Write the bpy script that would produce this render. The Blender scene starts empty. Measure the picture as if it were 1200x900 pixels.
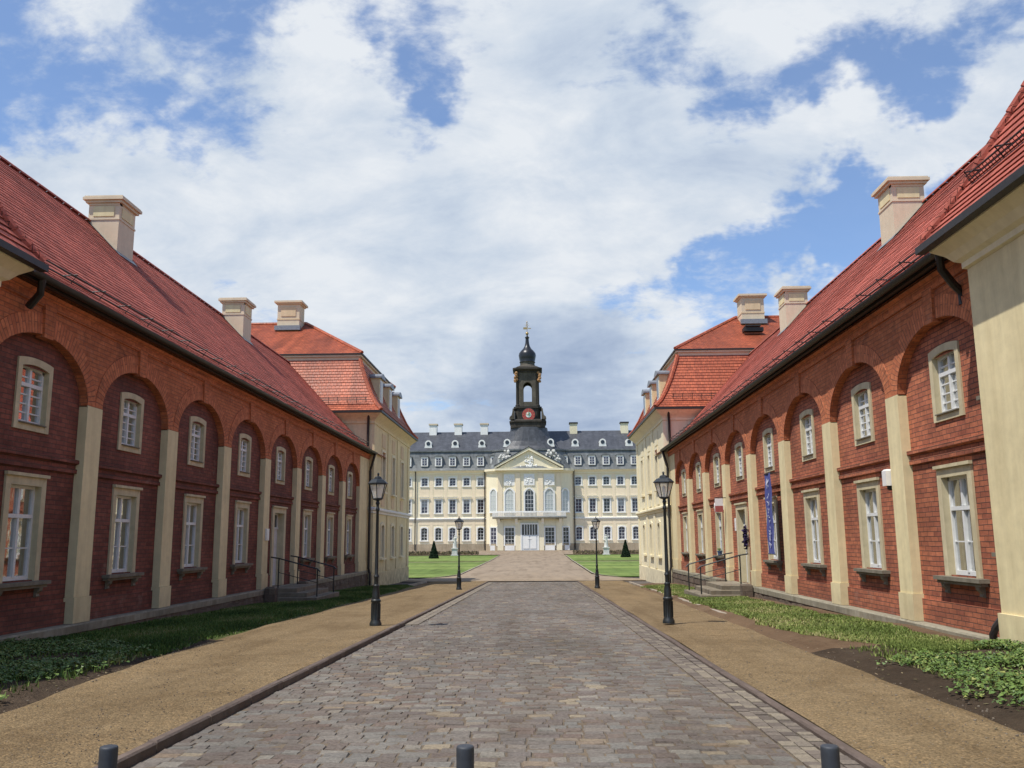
import bpy, bmesh, math, random
from mathutils import Vector, Matrix
random.seed(7)
R = math.radians
scene = bpy.context.scene
COL = scene.collection
ZUP = 1.45            # everything is laid out with the eye level at z = 0, then lifted by this
XL, XR = -8.0, 6.2    # street fronts of the two brick wings

def lin(r, g, b):
    f = lambda c: c / 12.92 if c <= .04045 else ((c + .055) / 1.055) ** 2.4
    return (f(r / 255), f(g / 255), f(b / 255), 1)

# ------------------------------------------------------------------ node helpers
def new_mat(name):
    m = bpy.data.materials.new(name); m.use_nodes = True
    nt = m.node_tree; nt.nodes.clear()
    out = nt.nodes.new('ShaderNodeOutputMaterial')
    b = nt.nodes.new('ShaderNodeBsdfPrincipled')
    nt.links.new(b.outputs[0], out.inputs[0])
    return m, nt, b
def nd(nt, t, **kw):
    n = nt.nodes.new(t)
    for k, v in kw.items():
        if k.startswith('i_'):
            key = k[2:].replace('_', ' ')
            n.inputs[key].default_value = v
        else: setattr(n, k, v)
    return n
def lk(nt, a, b): nt.links.new(a, b)
def ramp(nt, src, stops, interp='LINEAR'):
    r = nt.nodes.new('ShaderNodeValToRGB'); e = r.color_ramp.elements
    r.color_ramp.interpolation = interp
    while len(e) < len(stops): e.new(.5)
    for k, (p, c) in enumerate(stops):
        e[k].position = p; e[k].color = c if len(c) == 4 else (*c, 1)
    lk(nt, src, r.inputs[0]); return r.outputs[0]
def mixc(nt, fac, a, b, mode='MIX'):
    m = nt.nodes.new('ShaderNodeMix'); m.data_type = 'RGBA'; m.blend_type = mode
    for v, i in ((fac, 0), (a, 6), (b, 7)):
        if hasattr(v, 'is_linked'): lk(nt, v, m.inputs[i])
        else: m.inputs[i].default_value = v
    return m.outputs[2]
def math_n(nt, op, a, b=None, c=None):
    m = nt.nodes.new('ShaderNodeMath'); m.operation = op
    for i, v in enumerate((a, b, c)):
        if v is None: continue
        if hasattr(v, 'is_linked'): lk(nt, v, m.inputs[i])
        else: m.inputs[i].default_value = v
    return m.outputs[0]
def uvn(nt):
    return nt.nodes.new('ShaderNodeTexCoord').outputs['UV']
def noise(nt, vec, scale, detail=4, rough=.55, dist=0):
    n = nd(nt, 'ShaderNodeTexNoise', i_Scale=scale, i_Detail=detail, i_Roughness=rough, i_Distortion=dist)
    lk(nt, vec, n.inputs['Vector']); return n.outputs['Fac']
def bump(nt, b, h, strength=.3, dist=.01):
    n = nd(nt, 'ShaderNodeBump', i_Strength=strength, i_Distance=dist)
    lk(nt, h, n.inputs['Height']); lk(nt, n.outputs[0], b.inputs['Normal'])
def gray(v): return (v, v, v, 1)

def m_brick0(name, c1, c2, mortar, w=.25, h=.078, var=.35):
    m, nt, b = new_mat(name); uv = uvn(nt)
    dn = nd(nt, 'ShaderNodeTexNoise', i_Scale=3.0, i_Detail=2.0); lk(nt, uv, dn.inputs['Vector'])
    sub = nd(nt, 'ShaderNodeVectorMath', operation='SUBTRACT'); lk(nt, dn.outputs['Color'], sub.inputs[0]); sub.inputs[1].default_value = (.5, .5, .5)
    mad = nd(nt, 'ShaderNodeVectorMath', operation='MULTIPLY_ADD'); lk(nt, sub.outputs[0], mad.inputs[0]); mad.inputs[1].default_value = (.02, .02, 0); lk(nt, uv, mad.inputs[2])
    br = nd(nt, 'ShaderNodeTexBrick', i_Color1=c1, i_Color2=c2, i_Mortar=mortar, i_Scale=1.0)
    br.inputs['Mortar Size'].default_value = .0075; br.inputs['Mortar Smooth'].default_value = .35
    br.inputs['Brick Width'].default_value = w; br.inputs['Row Height'].default_value = h; br.inputs['Bias'].default_value = -.1
    lk(nt, mad.outputs[0], br.inputs['Vector'])
    n1 = noise(nt, uv, .7, 6, .6); n2 = noise(nt, uv, 9, 5, .6); n3 = noise(nt, uv, 45, 3, .6)
    f1 = ramp(nt, n1, [(.3, gray(1 - var)), (.7, gray(1 + var * .7))])
    f2 = ramp(nt, n2, [(.3, gray(.72)), (.72, gray(1.25))])
    c = mixc(nt, 1, br.outputs['Color'], f1, 'MULTIPLY'); c = mixc(nt, .8, c, f2, 'MULTIPLY')
    lk(nt, c, b.inputs['Base Color']); b.inputs['Roughness'].default_value = .88
    b.inputs['Specular IOR Level'].default_value = .25
    h_ = math_n(nt, 'MULTIPLY_ADD', br.outputs['Fac'], -1.0, n3)
    return m, nt, b, c, uv, h_
def m_brick(*a, **k):
    m, nt, b, c, uv, h_ = m_brick0(*a, **k)
    # pale salt bloom, sooty patches and replaced bricks
    salt = ramp(nt, noise(nt, uv, 1.3, 8, .7), [(.60, gray(0)), (.74, gray(.45))]); c = mixc(nt, salt, c, (.42, .27, .21, 1))
    soot = ramp(nt, noise(nt, uv, .9, 7, .7, .6), [(.30, gray(.55)), (.44, gray(0))]); c = mixc(nt, soot, c, (.06, .035, .03, 1))
    damp = math_n(nt, 'MULTIPLY', zfade(nt, -.5, .5), ramp(nt, noise(nt, uv, 2.0, 5, .6), [(.3, gray(.1)), (.65, gray(.7))])); c = mixc(nt, damp, c, (.12, .075, .055, 1))
    lk(nt, c, b.inputs['Base Color']); bump(nt, b, h_, .7, .014); return m

def zfade(nt, lo, hi):
    g = nt.nodes.new('ShaderNodeNewGeometry'); sp = nt.nodes.new('ShaderNodeSeparateXYZ'); lk(nt, g.outputs['Position'], sp.inputs[0])
    m_ = nd(nt, 'ShaderNodeMapRange', interpolation_type='SMOOTHSTEP'); lk(nt, sp.outputs[2], m_.inputs[0]); m_.inputs[1].default_value = lo; m_.inputs[2].default_value = hi; m_.inputs[3].default_value = 1; m_.inputs[4].default_value = 0
    return m_.outputs[0]
def m_plaster(name, col, var=.12, rough=.85, stain=.25, bumpd=.004, grime=0):
    m, nt, b = new_mat(name); uv = uvn(nt)
    n1 = noise(nt, uv, .6, 6, .6); n2 = noise(nt, uv, 5, 6, .65); n3 = noise(nt, uv, 60, 3)
    mp = nd(nt, 'ShaderNodeMapping'); mp.inputs['Scale'].default_value = (4.5, .35, 1); lk(nt, uv, mp.inputs[0])
    n4 = noise(nt, mp.outputs[0], 1.2, 5, .6)
    c = mixc(nt, 1, col, ramp(nt, n1, [(.28, gray(1 - var)), (.72, gray(1 + var * .5))]), 'MULTIPLY')
    c = mixc(nt, 1, c, ramp(nt, n2, [(.3, gray(1 - var * .8)), (.7, gray(1.04))]), 'MULTIPLY')
    c = mixc(nt, stain, c, ramp(nt, n4, [(.35, (.62, .57, .5)), (.62, gray(1))]), 'MULTIPLY')
    if grime:
        gf = math_n(nt, 'MULTIPLY', zfade(nt, -.7, .75), ramp(nt, noise(nt, uv, 2.2, 6, .65), [(.32, gray(0)), (.6, gray(1))]))
        c = mixc(nt, math_n(nt, 'MULTIPLY', gf, grime), c, (.27, .21, .14, 1), 'MIX')
    lk(nt, c, b.inputs['Base Color']); b.inputs['Roughness'].default_value = rough
    b.inputs['Specular IOR Level'].default_value = .25
    bump(nt, b, n3, .35, bumpd); return m

def m_tiles(name, c1, c2, w=.19, h=.165, rough=.55, gloss=.4, var=.3, joint=(.03, .012, .01, 1)):
    m, nt, b = new_mat(name); uv = uvn(nt)
    br = nd(nt, 'ShaderNodeTexBrick', i_Color1=c1, i_Color2=c2, i_Mortar=joint, i_Scale=1.0)
    br.inputs['Mortar Size'].default_value = .006; br.inputs['Mortar Smooth'].default_value = .5
    br.inputs['Brick Width'].default_value = w; br.inputs['Row Height'].default_value = h
    lk(nt, uv, br.inputs['Vector'])
    n1 = noise(nt, uv, .5, 6, .65); n2 = noise(nt, uv, 14, 4, .6)
    c = mixc(nt, 1, br.outputs['Color'], ramp(nt, n1, [(.3, gray(1 - var)), (.7, gray(1 + var * .6))]), 'MULTIPLY')
    c = mixc(nt, .7, c, ramp(nt, n2, [(.3, gray(.75)), (.7, gray(1.2))]), 'MULTIPLY')
    mp = nd(nt, 'ShaderNodeMapping'); mp.inputs['Scale'].default_value = (2.2, .25, 1); lk(nt, uv, mp.inputs[0])
    st = ramp(nt, noise(nt, mp.outputs[0], .8, 7, .65), [(.36, gray(.62)), (.55, gray(1.0)), (.72, gray(1.12))]); c = mixc(nt, .8, c, st, 'MULTIPLY')
    wn = nd(nt, 'ShaderNodeTexWhiteNoise'); sn = nd(nt, 'ShaderNodeVectorMath', operation='SNAP'); lk(nt, uv, sn.inputs[0]); sn.inputs[1].default_value = (w * 1.0, h, 1); lk(nt, sn.outputs[0], wn.inputs['Vector'])
    c = mixc(nt, .55, c, ramp(nt, wn.outputs['Value'], [(0, gray(.7)), (.12, gray(.95)), (.85, gray(1.03)), (1, gray(1.3))]), 'MULTIPLY')
    lk(nt, c, b.inputs['Base Color'])
    lk(nt, ramp(nt, n2, [(.3, gray(rough - .12)), (.7, gray(rough + .15))]), b.inputs['Roughness'])
    b.inputs['Specular IOR Level'].default_value = gloss
    # each tile is gently rounded across its width
    h_ = math_n(nt, 'MULTIPLY_ADD', br.outputs['Fac'], -1.0, n2)
    bump(nt, b, h_, .5, .012); return m

def m_plain(name, col, rough=.5, metal=0, var=.2, spec=.5, nscale=12, bmp=.15):
    m, nt, b = new_mat(name)
    oc = nt.nodes.new('ShaderNodeTexCoord').outputs['Object']
    n = noise(nt, oc, nscale, 5, .6)
    c = mixc(nt, 1, col, ramp(nt, n, [(.3, gray(1 - var)), (.7, gray(1 + var * .5))]), 'MULTIPLY')
    lk(nt, c, b.inputs['Base Color']); b.inputs['Roughness'].default_value = rough
    b.inputs['Metallic'].default_value = metal; b.inputs['Specular IOR Level'].default_value = spec
    if bmp: bump(nt, b, n, bmp, .004)
    return m

def m_ground(name, stops, scale=1.0, fine=60, bmp=.5, dist=.02, rough=.95, spec=.15, stones=None, tracks=.6):
    m, nt, b = new_mat(name)
    oc = nt.nodes.new('ShaderNodeTexCoord').outputs['Object']
    n1 = noise(nt, oc, .35 * scale, 7, .65, .4); n2 = noise(nt, oc, fine, 4, .7); n3 = noise(nt, oc, 4 * scale, 6, .65)
    t = math_n(nt, 'MULTIPLY_ADD', n2, .45, math_n(nt, 'MULTIPLY_ADD', n1, .45, math_n(nt, 'MULTIPLY', n3, .35)))
    t = math_n(nt, 'MULTIPLY', t, .8)
    c = ramp(nt, t, stops)
    hgt = n2
    if stones:
        v = nd(nt, 'ShaderNodeTexVoronoi', i_Scale=stones[0]); lk(nt, oc, v.inputs['Vector'])
        wn = nd(nt, 'ShaderNodeTexWhiteNoise'); lk(nt, v.outputs['Color'], wn.inputs['Vector'])
        c = mixc(nt, stones[1], c, ramp(nt, wn.outputs['Value'], stones[2]), 'MULTIPLY')
        hgt = math_n(nt, 'MULTIPLY_ADD', v.outputs['Distance'], -1.2, n2)
    mp = nd(nt, 'ShaderNodeMapping'); mp.inputs['Scale'].default_value = (1.6, .16, 1); lk(nt, oc, mp.inputs[0])
    c = mixc(nt, tracks, c, ramp(nt, noise(nt, mp.outputs[0], 1.0, 6, .6, .3), [(.34, (.66, .62, .58)), (.5, gray(1)), (.68, (1.16, 1.13, 1.08))]), 'MULTIPLY')
    c = mixc(nt, tracks, c, ramp(nt, noise(nt, oc, 1.1, 6, .65, .5), [(.36, (.74, .71, .68)), (.5, gray(1))]), 'MULTIPLY')
    lk(nt, c, b.inputs['Base Color']); b.inputs['Roughness'].default_value = rough
    b.inputs['Specular IOR Level'].default_value = spec
    bump(nt, b, hgt, bmp, dist); return m

def m_attr(name, stops, rough=.8, spec=.3, fine=50, bmp=.3, var=.3, interp='LINEAR', dist=.006, patch=0):
    m, nt, b = new_mat(name)
    a = nd(nt, 'ShaderNodeAttribute', attribute_name='rnd')
    oc = nt.nodes.new('ShaderNodeTexCoord').outputs['Object']
    n = noise(nt, oc, fine, 4, .65)
    c = ramp(nt, a.outputs['Fac'], stops, interp)
    c = mixc(nt, 1, c, ramp(nt, n, [(.28, gray(1 - var)), (.72, gray(1 + var * .7))]), 'MULTIPLY')
    if patch:
        mp = nd(nt, 'ShaderNodeMapping'); mp.inputs['Scale'].default_value = (1.5, .14, 1); lk(nt, oc, mp.inputs[0])
        c = mixc(nt, .7, c, ramp(nt, noise(nt, mp.outputs[0], 1.0, 5, .6, .2), [(.36, (.78, .75, .71)), (.52, gray(1)), (.7, gray(1.1))]), 'MULTIPLY')
        p = noise(nt, oc, .4, 5, .6)
        c = mixc(nt, 1, c, ramp(nt, p, [(.3, gray(1 - patch)), (.7, gray(1 + patch))]), 'MULTIPLY')
    lk(nt, c, b.inputs['Base Color']); b.inputs['Roughness'].default_value = rough
    b.inputs['Specular IOR Level'].default_value = spec
    if bmp: bump(nt, b, n, bmp, dist)
    return m

def m_glass(name, tint=.35):
    m = bpy.data.materials.new(name); m.use_nodes = True; nt = m.node_tree; nt.nodes.clear()
    out = nt.nodes.new('ShaderNodeOutputMaterial'); mx = nt.nodes.new('ShaderNodeMixShader')
    tr = nd(nt, 'ShaderNodeBsdfTransparent', i_Color=gray(tint)); gl = nd(nt, 'ShaderNodeBsdfGlossy', i_Color=gray(.95), i_Roughness=.03)
    fr = nd(nt, 'ShaderNodeFresnel', i_IOR=1.42)
    oc = nt.nodes.new('ShaderNodeTexCoord').outputs['Object']
    bn = nd(nt, 'ShaderNodeBump', i_Strength=.08, i_Distance=.02); lk(nt, noise(nt, oc, 3, 2), bn.inputs['Height']); lk(nt, bn.outputs[0], gl.inputs['Normal'])
    f = math_n(nt, 'MULTIPLY_ADD', fr.outputs[0], .6, .03)
    lk(nt, f, mx.inputs[0]); lk(nt, tr.outputs[0], mx.inputs[1]); lk(nt, gl.outputs[0], mx.inputs[2]); lk(nt, mx.outputs[0], out.inputs[0])
    return m
def m_darkglass(name, col=(.02, .022, .03, 1), rough=.06):
    m, nt, b = new_mat(name); b.inputs['Base Color'].default_value = col; b.inputs['Roughness'].default_value = rough
    b.inputs['Specular IOR Level'].default_value = .6
    oc = nt.nodes.new('ShaderNodeTexCoord').outputs['Object']; bump(nt, b, noise(nt, oc, 1.5, 2), .1, .03)
    return m

M = {}
M['brick_left'] = m_brick('darker red brick', (.245, .085, .06, 1), (.16, .056, .044, 1), (.11, .065, .052, 1), var=.4)  # darker brick tone, used only for the left wing's recessed wall and trim
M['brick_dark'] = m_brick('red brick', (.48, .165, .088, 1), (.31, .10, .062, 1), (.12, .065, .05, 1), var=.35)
M['brick_orange'] = m_brick('orange brick', (.60, .205, .092, 1), (.47, .15, .07, 1), (.34, .14, .08, 1), var=.25)
M['brick_arch'] = m_brick('arch brick', (.62, .215, .10, 1), (.45, .14, .068, 1), (.26, .11, .068, 1), w=.4, h=.078, var=.25)
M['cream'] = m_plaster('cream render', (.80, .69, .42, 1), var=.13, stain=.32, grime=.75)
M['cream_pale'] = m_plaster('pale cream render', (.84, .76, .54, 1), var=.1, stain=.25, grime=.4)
M['cream_warm'] = m_plaster('warm cream render', (.72, .56, .36, 1), var=.1)
M['chimney'] = m_plaster('chimney render', (.70, .58, .42, 1), var=.1, stain=.15)
M['palace'] = m_plaster('palace render', (.87, .78, .565, 1), var=.06, stain=.15)
M['palace_panel'] = m_plaster('palace pink panel', (.87, .735, .53, 1), var=.06, stain=.15)
M['white'] = m_plaster('white stucco', (.86, .85, .81, 1), var=.07, stain=.15)
M['sandstone'] = m_plaster('sandstone', (.66, .58, .385, 1), var=.2, stain=.35, bumpd=.008)
M['sillstone'] = m_plaster('grey sill stone', (.25, .225, .175, 1), var=.3, stain=.4, bumpd=.008)
M['plinthstone'] = m_plaster('plinth stone', (.36, .33, .25, 1), var=.35, stain=.6, bumpd=.01)
M['rubble'] = m_brick('rubble stone', (.19, .155, .115, 1), (.10, .082, .066, 1), (.075, .062, .05, 1), w=.42, h=.19, var=.5)
M['socle'] = m_plaster('palace socle', (.46, .38, .27, 1), var=.25, stain=.4)
M['tile_dull'] = m_tiles('old red roof tiles', (.50, .14, .10, 1), (.40, .11, .08, 1), rough=.74, gloss=.15)
M['tile_orange'] = m_tiles('orange roof tiles', (.52, .135, .062, 1), (.40, .10, .048, 1), rough=.52, gloss=.35)
M['slate'] = m_tiles('dark slate', (.078, .082, .095, 1), (.052, .055, .064, 1), w=.5, h=.35, rough=.5, gloss=.5, joint=(.03, .032, .04, 1))
M['slate_grey'] = m_tiles('grey slate', (.19, .20, .195, 1), (.14, .148, .15, 1), w=.5, h=.35, rough=.5, gloss=.5, joint=(.05, .054, .06, 1))
M['lead'] = m_plain('lead sheet', (.24, .25, .27, 1), .45, .3, .25)
M['gutter'] = m_plain('dark gutter metal', (.028, .024, .022, 1), .5, .2, .3)
M['iron'] = m_plain('dark painted iron', (.022, .026, .027, 1), .42, .1, .35)
M['bollard'] = m_plain('anthracite bollard paint', (.038, .044, .055, 1), .6, .0, .2, nscale=30)
M['timber'] = m_plain('white window paint', (.72, .73, .72, 1), .45, 0, .08, bmp=.05)
M['door'] = m_plain('white door paint', (.62, .64, .64, 1), .5, 0, .1, bmp=.05)
M['glass'] = m_glass('window glass')
M['lampglass'] = m_glass('lantern glass', .9)
_nt = M['lampglass'].node_tree                                 # slightly milky panes
_df = nd(_nt, 'ShaderNodeBsdfTranslucent', i_Color=(.85, .84, .78, 1)); _d2 = nd(_nt, 'ShaderNodeBsdfDiffuse', i_Color=(.8, .8, .76, 1)); _a = _nt.nodes.new('ShaderNodeAddShader'); lk(_nt, _df.outputs[0], _a.inputs[0]); lk(_nt, _d2.outputs[0], _a.inputs[1])
_mx = _nt.nodes.new('ShaderNodeMixShader'); _o = [n for n in _nt.nodes if n.type == 'OUTPUT_MATERIAL'][0]; _src = _o.inputs[0].links[0].from_socket
_mx.inputs[0].default_value = .38; lk(_nt, _src, _mx.inputs[1]); lk(_nt, _a.outputs[0], _mx.inputs[2]); lk(_nt, _mx.outputs[0], _o.inputs[0])
M['darkglass'] = m_darkglass('dark window glass')
M['violetglass'] = m_darkglass('violet window glass', (.05, .045, .075, 1), .12)
M['paleglass'] = m_darkglass('pale blind glass', (.52, .54, .50, 1), .3)
M['blind'] = m_darkglass('window blind behind glass', (.30, .30, .31, 1), .15)
M['curtain'] = m_plain('net curtain', (.62, .60, .54, 1), .9, 0, .15, .1)
M['room'] = m_plain('dark room', (.03, .026, .024, 1), .95, 0, .4, .1)
M['towerstone'] = m_plaster('blackened sandstone', (.072, .064, .054, 1), var=.5, stain=.7, bumpd=.02)
M['towerstone2'] = m_plaster('worn tower sandstone', (.15, .132, .105, 1), var=.45, stain=.6, bumpd=.02)
M['copper'] = m_plain('dark onion sheeting', (.03, .031, .035, 1), .35, .4, .3)
M['gold'] = m_plain('gilding', (.45, .32, .14, 1), .45, .6, .1)
M['bronze'] = m_plain('ochre carved stone', (.42, .22, .09, 1), .6, 0, .4)
M['clockred'] = m_plain('clock red', (.40, .06, .05, 1), .6, 0, .15)
M['clockblack'] = m_plain('clock black', (.015, .015, .015, 1), .6)
M['clockwhite'] = m_plain('clock white', (.75, .78, .72, 1), .6, 0, .05)
M['clockgreen'] = m_plain('clock green', (.16, .34, .25, 1), .6, 0, .05)
M['banner'] = m_plain('blue banner cloth', (.085, .10, .30, 1), .8, 0, .15, .2)
M['bannermark'] = m_plain('white banner print', (.62, .64, .78, 1), .8, 0, .1, .2)
M['signwhite'] = m_plain('white sign enamel', (.8, .78, .76, 1), .4, 0, .05)
M['signred'] = m_plain('dull red sign', (.36, .09, .08, 1), .5, 0, .1)
M['purple'] = m_attr('purple petals', [(0, (.012, .01, .03)), (.6, (.05, .035, .11)), (1, (.1, .06, .16))])
M['bluepot'] = m_plain('blue glazed pot', (.06, .11, .22, 1), .25)
M['leaf'] = m_attr('ground cover leaf', [(0, (.03, .06, .012)), (.5, (.085, .15, .028)), (.85, (.15, .22, .05)), (1, (.26, .28, .08))], rough=.5, spec=.4, bmp=0, fine=30)
M['blade'] = m_attr('grass blade', [(0, (.028, .06, .012)), (.5, (.085, .15, .028)), (.8, (.15, .2, .05)), (1, (.30, .27, .12))], rough=.7, spec=.25, bmp=0, var=.2, fine=3)
M['blade_dry'] = m_attr('dry grass blade', [(0, (.09, .13, .028)), (.5, (.19, .245, .06)), (.8, (.29, .31, .10)), (1, (.44, .38, .19))], rough=.7, spec=.25, bmp=0, var=.2, fine=3)
M['yew'] = m_attr('clipped yew', [(0, (.006, .014, .007)), (.6, (.016, .035, .016)), (1, (.035, .06, .022))], rough=.8, spec=.2, bmp=0)
M['shrub'] = m_attr('low border shrubs', [(0, (.09, .07, .04)), (.5, (.16, .14, .07)), (1, (.30, .22, .15))], rough=.8, spec=.2, bmp=0)
M['statue'] = m_plaster('weathered white statue stone', (.70, .69, .64, 1), var=.2, stain=.4)
M['cobble'] = m_attr('cobble setts', [(0, (.125, .098, .082)), (.15, (.15, .128, .11)), (.3, (.172, .152, .131)), (.44, (.135, .11, .097)), (.56, (.16, .15, .134)), (.68, (.185, .17, .148)),
    (.80, (.148, .11, .09)), (.90, (.215, .198, .168)), (.955, (.20, .148, .104)), (.99, (.25, .208, .148))], rough=.82, spec=.2, fine=38, bmp=.5, var=.36, dist=.012, patch=.16)
M['sett_edge'] = m_attr('gutter setts', [(0, (.10, .08, .066)), (.4, (.165, .135, .11)), (.7, (.19, .16, .125)), (1, (.25, .21, .155))], rough=.8, fine=45, bmp=.5, var=.35, dist=.01)
M['joint'] = m_ground('sandy joints', [(.25, (.085, .066, .05)), (.5, (.15, .118, .085)), (.75, (.21, .165, .115))], 1.2, 70)
M['sand'] = m_ground('tan gravel path', [(.28, (.15, .105, .056)), (.5, (.225, .162, .09)), (.72, (.305, .23, .138))], 1, 55, .7, .02, stones=(62, .75, [(0, gray(.42)), (.35, gray(.9)), (.8, gray(1.12)), (1, (1.7, 1.62, 1.5))]))
M['drive'] = m_ground('reddish gravel drive', [(.28, (.20, .15, .105)), (.5, (.27, .21, .15)), (.72, (.33, .265, .195))], .7, 20, .5, .02)
M['asphalt'] = m_ground('damp dark asphalt', [(.28, (.075, .066, .06)), (.5, (.115, .1, .09)), (.72, (.165, .145, .13))], .8, 30, .4, .01)
M['soil'] = m_ground('dark soil', [(.28, (.034, .024, .016)), (.5, (.075, .054, .037)), (.72, (.14, .10, .068))], 1.5, 25, 1, .06)
M['drysoil'] = m_ground('brown dry soil', [(.28, (.09, .056, .034)), (.5, (.155, .1, .06)), (.72, (.22, .15, .095))], 1.4, 30, .9, .04)
M['turf'] = m_ground('turf', [(.28, (.06, .08, .02)), (.5, (.12, .145, .045)), (.72, (.19, .185, .08))], 1.2, 40, 1, .04)
M['lawn'] = m_ground('mown lawn', [(.28, (.10, .155, .036)), (.5, (.155, .215, .056)), (.72, (.23, .27, .10))], .25, 5, .6, .05)
_m = M['lawn']; _nt = _m.node_tree; _b = [n for n in _nt.nodes if n.type == 'BSDF_PRINCIPLED'][0]; _src = _b.inputs['Base Color'].links[0].from_socket
_oc = _nt.nodes.new('ShaderNodeTexCoord').outputs['Object']; _mp = nd(_nt, 'ShaderNodeMapping'); _mp.inputs['Scale'].default_value = (.02, .22, 1); lk(_nt, _oc, _mp.inputs[0])
lk(_nt, mixc(_nt, .85, _src, ramp(_nt, noise(_nt, _mp.outputs[0], 1.0, 4, .6), [(.38, (.66, .72, .6)), (.5, gray(.95)), (.62, (1.25, 1.15, 1.1))]), 'MULTIPLY'), _b.inputs['Base Color'])
M['field'] = m_ground('distant grass', [(.28, (.08, .11, .035)), (.5, (.1, .14, .045)), (.72, (.13, .16, .06))], .1, 2, .3, .05)
M['kerb'] = m_plaster('kerb stone', (.17, .13, .11, 1), var=.4, stain=.5, bumpd=.02)
M['palekerb'] = m_plaster('pale edging stone', (.42, .36, .29, 1), var=.35, stain=.4, bumpd=.02)
M['stepstone'] = m_plaster('worn step stone', (.28, .24, .18, 1), var=.4, stain=.6, bumpd=.015)

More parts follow.
